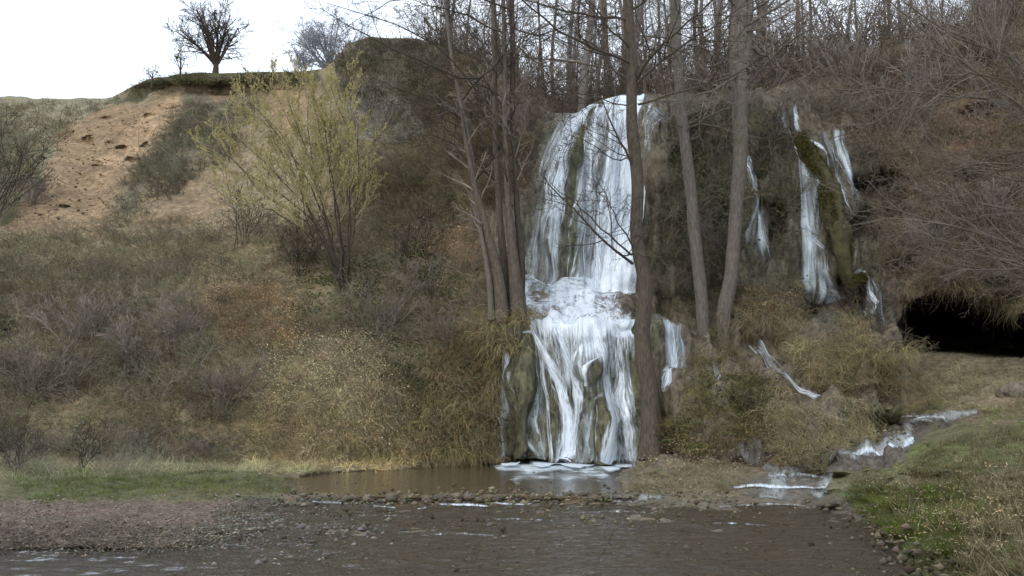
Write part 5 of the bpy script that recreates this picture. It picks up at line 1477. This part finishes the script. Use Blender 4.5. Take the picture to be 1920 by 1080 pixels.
WET = np.zeros((420, 800), bool)
_wy, _wx = np.mgrid[0:420, 0:800]
for rb in RIBS:
    for x, y, w in rb[::2]:
        if y > 868 and x < 1360: continue
        WET |= (np.abs(_wx * 3 - 150 - x) < w * .5 + 7) & (_wy * 3 - y > -8) & (_wy * 3 - y < np.where((x > 1225) & (y < 868), 40, 22))
def sample_polys(specs):
    PX, PY, A = [], [], []
    for poly, n, a in specs:
        xs = [p[0] for p in poly]; ys = [p[1] for p in poly]
        x = RNG.uniform(min(xs), max(xs), n * 4); y = RNG.uniform(min(ys), max(ys), n * 4)
        m = inpoly(x, y, poly) & (y > crest(x) + 1)
        x, y = x[m][:n], y[m][:n]
        PX.append(x); PY.append(y); A.append(np.tile(np.array(a, float), (len(x), 1)))
    return np.concatenate(PX), np.concatenate(PY), np.concatenate(A)

def cover(name, srcs, specs, smin, smax, mat=M_COVER, clump=0.0, yawj=.7, tiltk=0.0, follow=True, sink=0.0, farscale=True, colvar=.25, avoid_water=True):
    """specs: (polygon, count, tint)"""
    px, py, T = sample_polys(specs)
    cv = inpoly(px, py, [(1655,655),(1668,600),(1705,552),(1745,530),(1800,543),(1850,572),(1925,590),(2080,600),(2080,668),(1925,668),(1800,658)])
    px, py, T = px[~cv], py[~cv], T[~cv]
    if avoid_water:
        inw = (inpoly(px, py, [(1092,190),(1205,176),(1205,560),(1196,870),(1002,870),(1000,690),(984,600),(984,520),(1010,390),(1034,290)]))
        px, py, T = px[~inw], py[~inw], T[~inw]
    ok = ~WET[np.clip((py / 3).astype(int), 0, 419), np.clip((px / 3).astype(int) + 50, 0, 799)]
    px, py, T = px[ok], py[ok], T[ok]
    if clump:
        k = fbm(np.stack([px / 30, py / 30, px * 0 + len(name)], -1), 3, 81) > RNG.normal(0, .5, len(px)) - clump
        px, py, T = px[k], py[k], T[k]
    p, nn = tsample(px, py)
    yaw = np.arctan2(nn[:, 1], nn[:, 0]) if follow else RNG.uniform(0, 6.28, len(px))
    yaw = yaw + RNG.normal(0, yawj, len(px))
    rot = np.stack([RNG.normal(0, .15, len(px)), RNG.normal(0, .15, len(px)) + tiltk, yaw], -1)
    sc = RNG.uniform(smin, smax, len(px))
    if farscale:
        sc *= np.clip(p[:, 1] / 27.0, .6, 1.8)
    big = fbm(p / 1.3, 2, 83)[:, None]
    tint = T * np.array([1.50, 1.54, 1.42]) * (1 + colvar * RNG.normal(size=(len(px), 1))).clip(.4, 1.8) * (1 + .22 * big) * (1 + .06 * RNG.normal(size=(len(px), 3)))
    p = p - nn * sink
    return scatter(name, srcs, p, rot, sc, np.clip(tint, .01, .9), mat)

GRASS = [blades(s, 34, .46, .012, (1.2, .25), .2, 1.5, 4, .3) for s in (1, 2, 3)]
SHORT = [blades(s, 30, .16, .010, (.9, .1), .13, .7, 2) for s in (4, 5)]
DRAPE = [blades(s, 30, .7, .012, (1.0, .7), .22, 2.2, 5, .34) for s in (6, 7, 8)]
TWG = [twigsrc(s, 8, .8, 1.1, .006) for s in (11, 12, 13, 14)]
TWGUP = [twigsrc(s, 7, 1.2, .6, .0065, .1, droop=.03) for s in (15, 16, 17)]
LEAF = [leafsrc(s, 46, .16, .055) for s in (21, 22)]
LITTER = [leafsrc(s, 30, .22, .045, .1) for s in (23, 24)]
COB = [pebblesrc(s, 7, .35, .036) for s in (34, 35, 36)]
PEB = [pebblesrc(s, 12, .2, .014) for s in (31, 32, 33)]

SL = [(-150,440),(300,440),(560,430),(640,400),(930,380),(960,600),(930,860),(560,868),(0,866),(-150,866)]   # left slope
straw, olive, grey, russet, dark = (.36,.295,.19), (.19,.165,.085), (.22,.185,.13), (.30,.165,.085), (.12,.10,.055)
cover('dry_grass', GRASS, [
    (SL, 2600, (.18,.152,.095)),
    ([(560,650),(700,640),(760,760),(770,868),(500,868),(500,760)], 900, straw),
    ([(470,790),(780,790),(790,885),(470,885)], 420, (.36,.28,.15)),
    ([(300,860),(620,860),(620,888),(300,886)], 190, (.27,.24,.155)),
    ([(-150,850),(330,850),(330,880),(-150,876)], 130, (.21,.195,.14)),
    ([(380,540),(560,560),(560,660),(420,640)], 240, (.29,.20,.12)),
    ([(780,200),(930,200),(960,400),(640,430),(640,340)], 420, (.13,.108,.066)),
    ([(1465,765),(1600,765),(1640,800),(1620,868),(1450,868)], 700, (.215,.18,.115)),
    ([(1490,610),(1670,600),(1690,740),(1500,745)], 700, (.20,.165,.10)),
    ([(1240,720),(1440,710),(1450,840),(1240,845)], 500, (.13,.115,.055)),
    ([(1700,700),(2000,690),(2000,770),(1700,775)], 260, (.16,.14,.085)),
    ([(1830,900),(2000,880),(2000,1100),(1840,1080)], 70, (.20,.17,.11)),
    ([(1220,180),(1650,180),(1700,620),(1240,600)], 650, (.12,.105,.07)),
    ([(1640,90),(2000,0),(2050,550),(1700,540)], 1000, (.16,.125,.085)),
    ], .6, 1.25, clump=.35)
cover('drooping_grass', DRAPE, [
    ([(820,600),(985,600),(945,640),(935,860),(760,868),(780,720)], 420, (.185,.145,.08)),
    ([(900,585),(985,590),(985,640),(900,640)], 90, (.185,.148,.085)),
    ([(1255,605),(1380,600),(1400,700),(1260,720)], 120, (.17,.145,.08)),
    ([(1390,500),(1480,510),(1500,620),(1400,640)], 150, (.19,.155,.10)),
    ([(1500,600),(1660,605),(1690,690),(1510,700)], 240, (.215,.175,.10)),
    ([(500,720),(760,700),(780,860),(480,860)], 150, (.30,.24,.15)),
    ([(1380,730),(1640,755),(1640,840),(1450,830)], 160, (.21,.175,.11)),
    ([(1240,200),(1480,200),(1480,560),(1240,560)], 160, (.13,.115,.075)),
    ([(1690,560),(1740,520),(1800,520),(1860,548),(1940,572),(1940,592),(1850,574),(1800,540),(1750,534),(1695,595)], 60, (.16,.13,.085)),
    ], .7, 1.3, yawj=1.0)
cover('brushwood', TWG, [
    (SL, 1500, (.16,.135,.10)),
    ([(-120,835),(260,845),(200,885),(-120,895)], 110, (.2,.18,.15)),
    ([(200,845),(480,850),(480,872),(200,880)], 50, (.2,.18,.15)),
    ([(-100,520),(380,500),(400,760),(-100,780)], 560, (.185,.16,.125)),
    ([(800,160),(930,180),(960,400),(640,430),(660,320),(780,280)], 340, (.125,.10,.07)),
    ([(-100,190),(90,240),(20,420),(-100,430)], 120, (.14,.125,.095)),
    ([(1210,200),(1650,200),(1650,600),(1230,580)], 620, (.15,.13,.105)),
    ([(1700,560),(1740,510),(1800,505),(1860,540),(1940,565),(1940,590),(1850,572),(1800,540),(1750,534)], 30, (.17,.14,.11)),
    ([(1480,140),(1650,100),(1950,-10),(2050,560),(1660,520),(1500,230)], 1300, (.17,.135,.105)),
    ([(1240,600),(1700,600),(1700,760),(1460,740)], 200, (.17,.14,.09)),
    ([(345,230),(440,240),(390,330),(280,400),(240,400)], 60, (.13,.115,.09)),
    ([(880,130),(1030,215),(1000,400),(940,420),(880,300)], 260, (.145,.105,.075)),
    ], .6, 1.3, clump=.3)
cover('leafy_brambles', LEAF, [
    ([(560,480),(900,480),(900,650),(700,660),(560,640)], 520, (.065,.072,.03)),
    ([(640,650),(920,640),(930,860),(780,860),(700,700)], 260, (.075,.075,.035)),
    ([(1240,720),(1440,715),(1430,820),(1250,830)], 260, (.062,.058,.03)),
    ([(1240,180),(1480,200),(1480,590),(1240,580)], 160, (.06,.06,.028)),
    ([(1650,120),(1950,60),(1950,520),(1680,520)], 140, (.10,.09,.05)),
    ([(0,600),(400,600),(400,860),(0,860)], 160, (.11,.115,.055)),
    ], .7, 1.5, clump=.2)
mp_, mt_ = [], []
for i_ in range(1500):
    f_ = RNG.uniform(0, len(tp) - 1.01); k_ = int(f_); f_ -= k_
    c_ = tp[k_] * (1 - f_) + tp[k_ + 1] * f_; r_ = tr_[k_] * (1 - f_) + tr_[k_ + 1] * f_
    a_ = RNG.uniform(-1.7, 1.7)
    mp_.append(c_ + np.array([math.sin(a_) * r_ * .95, -math.cos(a_) * r_ * .8, RNG.normal(0, .05)]))
scatter('moss', [leafsrc(s, 26, .05, .03, .9) for s in (71, 72)], np.array(mp_), RNG.uniform(0, 6, (len(mp_), 3)), RNG.uniform(.6, 1.5, len(mp_)),
        np.array([.115, .105, .036]) * RNG.uniform(.45, 1.3, (len(mp_), 1)), M_COVER)
cover('dead_leaves', LITTER, [
    ([(380,530),(520,520),(600,640),(500,660),(400,610)], 240, (.27,.19,.125)),
    ([(790,430),(900,425),(900,490),(800,480)], 150, (.30,.20,.13)),
    (SL, 500, (.20,.16,.11)),
    ([(1200,830),(1420,800),(1480,870),(1220,880)], 160, (.23,.165,.11)),
    ([(1390,505),(1470,520),(1470,600),(1400,590)], 80, (.25,.17,.11)),
    ([(1560,150),(1950,60),(1950,420),(1600,330)], 240, (.20,.145,.10)),
    ([(1200,870),(1560,850),(1560,940),(1200,940)], 100, (.22,.18,.12)),
    ([(1600,860),(2000,860),(2000,1050),(1750,1040)], 160, (.28,.22,.14)),
    ], .7, 1.3, follow=False)
cover('green_grass', SHORT, [
    ([(20,885),(260,880),(470,888),(530,905),(380,925),(120,945),(40,935)], 800, (.10,.115,.045)),
    ([(250,900),(560,895),(540,925),(300,935)], 400, (.12,.12,.06)),
    ([(1600,915),(1800,910),(1860,960),(1790,1040),(1700,1010),(1610,955)], 1500, (.072,.088,.022)),
    ([(1580,850),(2000,790),(2000,1100),(1850,1100),(1790,1020),(1600,930)], 3000, (.098,.086,.048)),
    ([(1180,885),(1400,870),(1560,880),(1520,915),(1180,925)], 500, (.15,.135,.075)),
    ([(1580,925),(1640,930),(1800,1020),(1880,1100),(1760,1100),(1640,985)], 700, (.09,.09,.045)),
    ([(1700,760),(2000,750),(2000,830),(1700,830)], 400, (.15,.145,.07)),
    ], .35, .95, follow=False, farscale=False, clump=.45)
cover('short_turf', [blades(s, 26, .22, .014, (1.0, .1), .22, 1.2, 3, .25) for s in (51, 52)], [
    ([(-150,186),(205,190),(110,260),(20,430),(-150,430)], 1500, (.135,.118,.08)),
    ([(350,195),(500,190),(440,290),(330,370),(230,430),(215,420),(240,340)], 1100, (.115,.10,.072)),
    ([(215,185),(270,150),(340,140),(580,138),(580,158),(400,160),(330,158),(240,185)], 500, (.075,.066,.04)),
    ([(635,85),(700,74),(800,76),(930,128),(930,230),(800,190),(640,200)], 1100, (.085,.073,.05)),
    ([(640,190),(800,190),(800,330),(640,380)], 500, (.13,.115,.085)),
    ([(-150,440),(450,435),(640,480),(400,540),(-150,530)], 1500, (.22,.19,.13)),
    ([(60,230),(130,225),(90,330),(20,420),(0,300)], 160, (.14,.13,.08)),
    ], .7, 1.4, clump=.3)
cover('seed_heads', [leafsrc(s, 40, .2, .035, .8) for s in (61, 62)], [
    ([(500,650),(700,640),(760,760),(770,868),(500,868),(500,760)], 700, (.38,.32,.22)),
    (SL, 900, (.20,.17,.115)),
    ([(560,640),(780,650),(800,720),(560,720)], 240, (.27,.245,.18)),
    ([(380,530),(540,530),(580,640),(440,650)], 200, (.30,.22,.14)),
    ([(1240,600),(1690,600),(1690,740),(1450,800)], 300, (.17,.14,.085)),
    ([(1480,120),(1950,0),(1950,540),(1660,520)], 500, (.17,.13,.09)),
    ], .7, 1.4, clump=.2)
cover('dead_weeds', [blades(s, 16, .5, .012, (1.0, 0), .3, 1.1) for s in (41, 42)], [
    ([(1580,860),(2000,800),(2000,1100),(1850,1100),(1790,1020),(1620,930)], 220, (.18,.15,.10)),
    ([(-100,868),(330,868),(300,900),(-100,900)], 200, (.27,.25,.17)),
    ([(1180,880),(1480,880),(1560,930),(1200,925)], 100, (.22,.18,.10)),
    ], .3, .75, follow=False, farscale=False)
cover('pebbles', PEB, [
    ([(-100,940),(500,940),(520,1000),(360,1032),(-100,1034)], 600, (.19,.155,.13)),
    ([(-100,990),(480,985),(420,1032),(-100,1034)], 500, (.135,.115,.098)),
    ([(420,930),(640,938),(640,1080),(330,1080),(330,1030)], 900, (.15,.142,.13)),
    ([(560,936),(1560,930),(1800,1090),(560,1090)], 400, (.11,.095,.07)),
    ([(1180,880),(1620,860),(1600,940),(1180,940)], 240, (.22,.185,.14)),
    ], .5, 1.3, follow=False, farscale=False, sink=-.005, avoid_water=False)

cover('earth_clods', COB, [([(60,400),(120,250),(330,190),(340,215),(260,300),(215,420)], 130, (.20,.135,.085))], .4, 1.2, follow=False)
cover('cobbles', COB, [
    ([(440,930),(700,938),(760,1000),(640,1080),(330,1080),(380,1030)], 170, (.11,.10,.09)),
    ([(560,928),(1140,922),(1140,946),(560,944)], 150, (.13,.11,.08)),
    ([(1600,950),(1700,985),(1850,1080),(1780,1100),(1640,1000)], 90, (.10,.085,.065)),
    ([(560,938),(1400,932),(1560,950),(1400,1000),(600,1010)], 110, (.11,.09,.06)),
    ([(1050,930),(1560,900),(1600,950),(1100,1000)], 130, (.12,.105,.08)),
    ([(1380,850),(1500,865),(1690,800),(1740,785),(1800,775),(1740,800),(1720,835),(1580,880),(1560,930),(1420,930)], 130, (.16,.14,.11)),
    ([(700,990),(1750,990),(1800,1090),(700,1090)], 60, (.07,.06,.045)),
    ], .5, 1.2, follow=False, farscale=False, avoid_water=False)

# brush on the plateau, beyond the crest
n = 1500
px = np.concatenate([RNG.uniform(840, 1500, 1300), RNG.uniform(1450, 2050, 400), RNG.uniform(800, 860, 30)])
d = np.concatenate([RNG.uniform(.3, 18, 1300) , RNG.uniform(.1, 8, 400), RNG.uniform(.2, 1.5, 30)])
keep = ~((px > 1085) & (px < 1212) & (d < 2.5)) & ~((px > 900) & (px < 1460) & (d < .8))
px, d = px[keep], d[keep]
p = behind(px, d)
scatter('plateau_brush', TWGUP + TWG[:2], p, np.stack([RNG.normal(0, .15, len(px)), RNG.normal(0, .15, len(px)), RNG.uniform(0, 6.28, len(px))], -1),
        RNG.uniform(.8, 1.5, len(px)) * np.where(RNG.random(len(px)) < .35, 2.0, 1.0), np.array([.19, .155, .12]) * RNG.uniform(.6, 1.5, (len(px), 1)), M_COVER)

# ------------------------------------------------------------------ rocks
import bmesh
def rock_mesh(name, seed, size, sub=3, amp=.28, freq=1.3):
    bm = bmesh.new(); bmesh.ops.create_icosphere(bm, subdivisions=sub, radius=1)
    V = np.array([v.co[:] for v in bm.verts]); 
    V = V * (1 + amp * 1.5 * fbm(V * freq + seed * 7.3, 3, seed)[:, None])
    q = np.round(V * 2.2) / 2.2
    V = V * .6 + q * .4
    V = V * np.array(size)
    me = bpy.data.meshes.new(name)
    for v, c in zip(bm.verts, V): v.co = c
    bm.to_mesh(me); bm.free()
    me.polygons.foreach_set('use_smooth', np.ones(len(me.polygons), bool))
    return me

rr = random.Random(31)
ROW = [(582,936,12),(600,934,16),(622,936,18),(645,934,22),(668,936,20),(690,935,26),(715,938,22),(735,932,26),(758,937,22),(778,941,18),(800,938,24),(822,934,22),(842,940,16),(860,934,22),(878,932,24),(897,936,20),(915,938,16),(934,933,24),(955,938,14),(975,941,16),(1000,930,20),(1018,926,24),(1040,943,26),(1065,926,20),(1090,926,24)]
RKM = [rock_mesh('stone', s, (1, .8, .55), 2) for s in range(6)]
for m_ in RKM: m_.materials.append(M_STONE)
SPEC_ST = {6: 'grey broad stone in the low row, beneath the floating leaf', 18: 'ochre squat stone at the near end of the low row', 22: 'mossy orange brown stone standing alone just below the row'}
for i, (px, py, w) in enumerate(ROW):
    q, _ = tsample(px, py + rr.uniform(1, 5))
    if i in SPEC_ST:
        o = link('stone', RKM[i % 6].copy(), None, loc=tuple(q), label=SPEC_ST[i], category='stone')
    else:
        o = link('stone', RKM[i % 6], None, loc=tuple(q), label=('broad' if w >= 22 else 'small') + ' wet brown stone, ' + ('grassy bank end' if px < 700 else 'middle' if px < 900 else 'fall side end') + ' of the low row across the pool mouth', category='stone', group='stones in the row across the pool mouth')
    s = prad(w, q[1]) * rr.uniform(.8, 1.25)
    o.scale = (s, s, s); o.rotation_euler = (rr.uniform(-.3, .3), rr.uniform(-.3, .3), rr.uniform(0, 6)); o.location.z += s * .22
for px, py, w, lab in [(1905,735,70,'large tan boulder on the bank below the cave'),(1400,948,16,'dark pair of stones left of the green moss, the bigger'),(1383,946,10,'dark pair of stones left of the green moss, the smaller'),
                       (1540,951,12,'small yellowish stone at the edge of the green moss'),(755,913,14,'pale flat stone barely above the pool surface'),(1720,780,22,'brown stone beside the flat rill'),
                       (1120,922,20,'dark stone at the corner of the pool outlet'),(1150,918,18,'brown stone beside the dark one at the pool outlet'),(385,842,26,'pale log like stone on the verge'),
                       (545,985,14,'grey stone in the shallows near the gravel'),(330,992,12,'pale cobble high on the gravel'),(125,978,10,'whitish cobble on the pink gravel')]:
    q, _ = tsample(px, py)
    me = rock_mesh('stone', px, (1, .8, .6), 3); me.materials.append(M_STONE)
    o = link('stone', me, None, loc=tuple(q), label=lab, category='stone'); s = prad(w, q[1]); o.scale = (s, s, s); o.rotation_euler = (0, 0, px)

# fallen sticks
def stick(label, pts, r, mat=M_TWIG_GREY):
    P = [tuple(tsample(x, y)[0] + np.array([0, -.05, h])) for x, y, h in pts]
    b = np.array(P[0]); L = resample([tuple(np.array(q) - b) for q in P], 8, .01)
    link('fallen_branch', tube_mesh('fallen_branch', [(L, r, r * .5)], 6), mat, loc=tuple(b), label=label, category='branch')
stick('grey dead branch lying at the foot of the left slope', [(325,852,.1),(355,846,.15),(390,838,.2)], .035)
stick('bleached stick caught on the slope below the willow', [(690,505,.2),(720,498,.3),(745,500,.25)], .03, M_BARK_PALE)
stick('dark stick lying on the green moss', [(1600,955,.03),(1640,948,.04),(1690,945,.03),(1730,938,.04)], .025, M_TWIG)
stick('black stick poking from the near stream', [(1122,1044,.0),(1135,1032,.04),(1146,1022,.10)], .012, M_TWIG)
stick('long pale cane hanging before the cave mouth', [(1730,570,.0),(1800,585,.1),(1870,575,.1),(1915,560,.1)], .02)
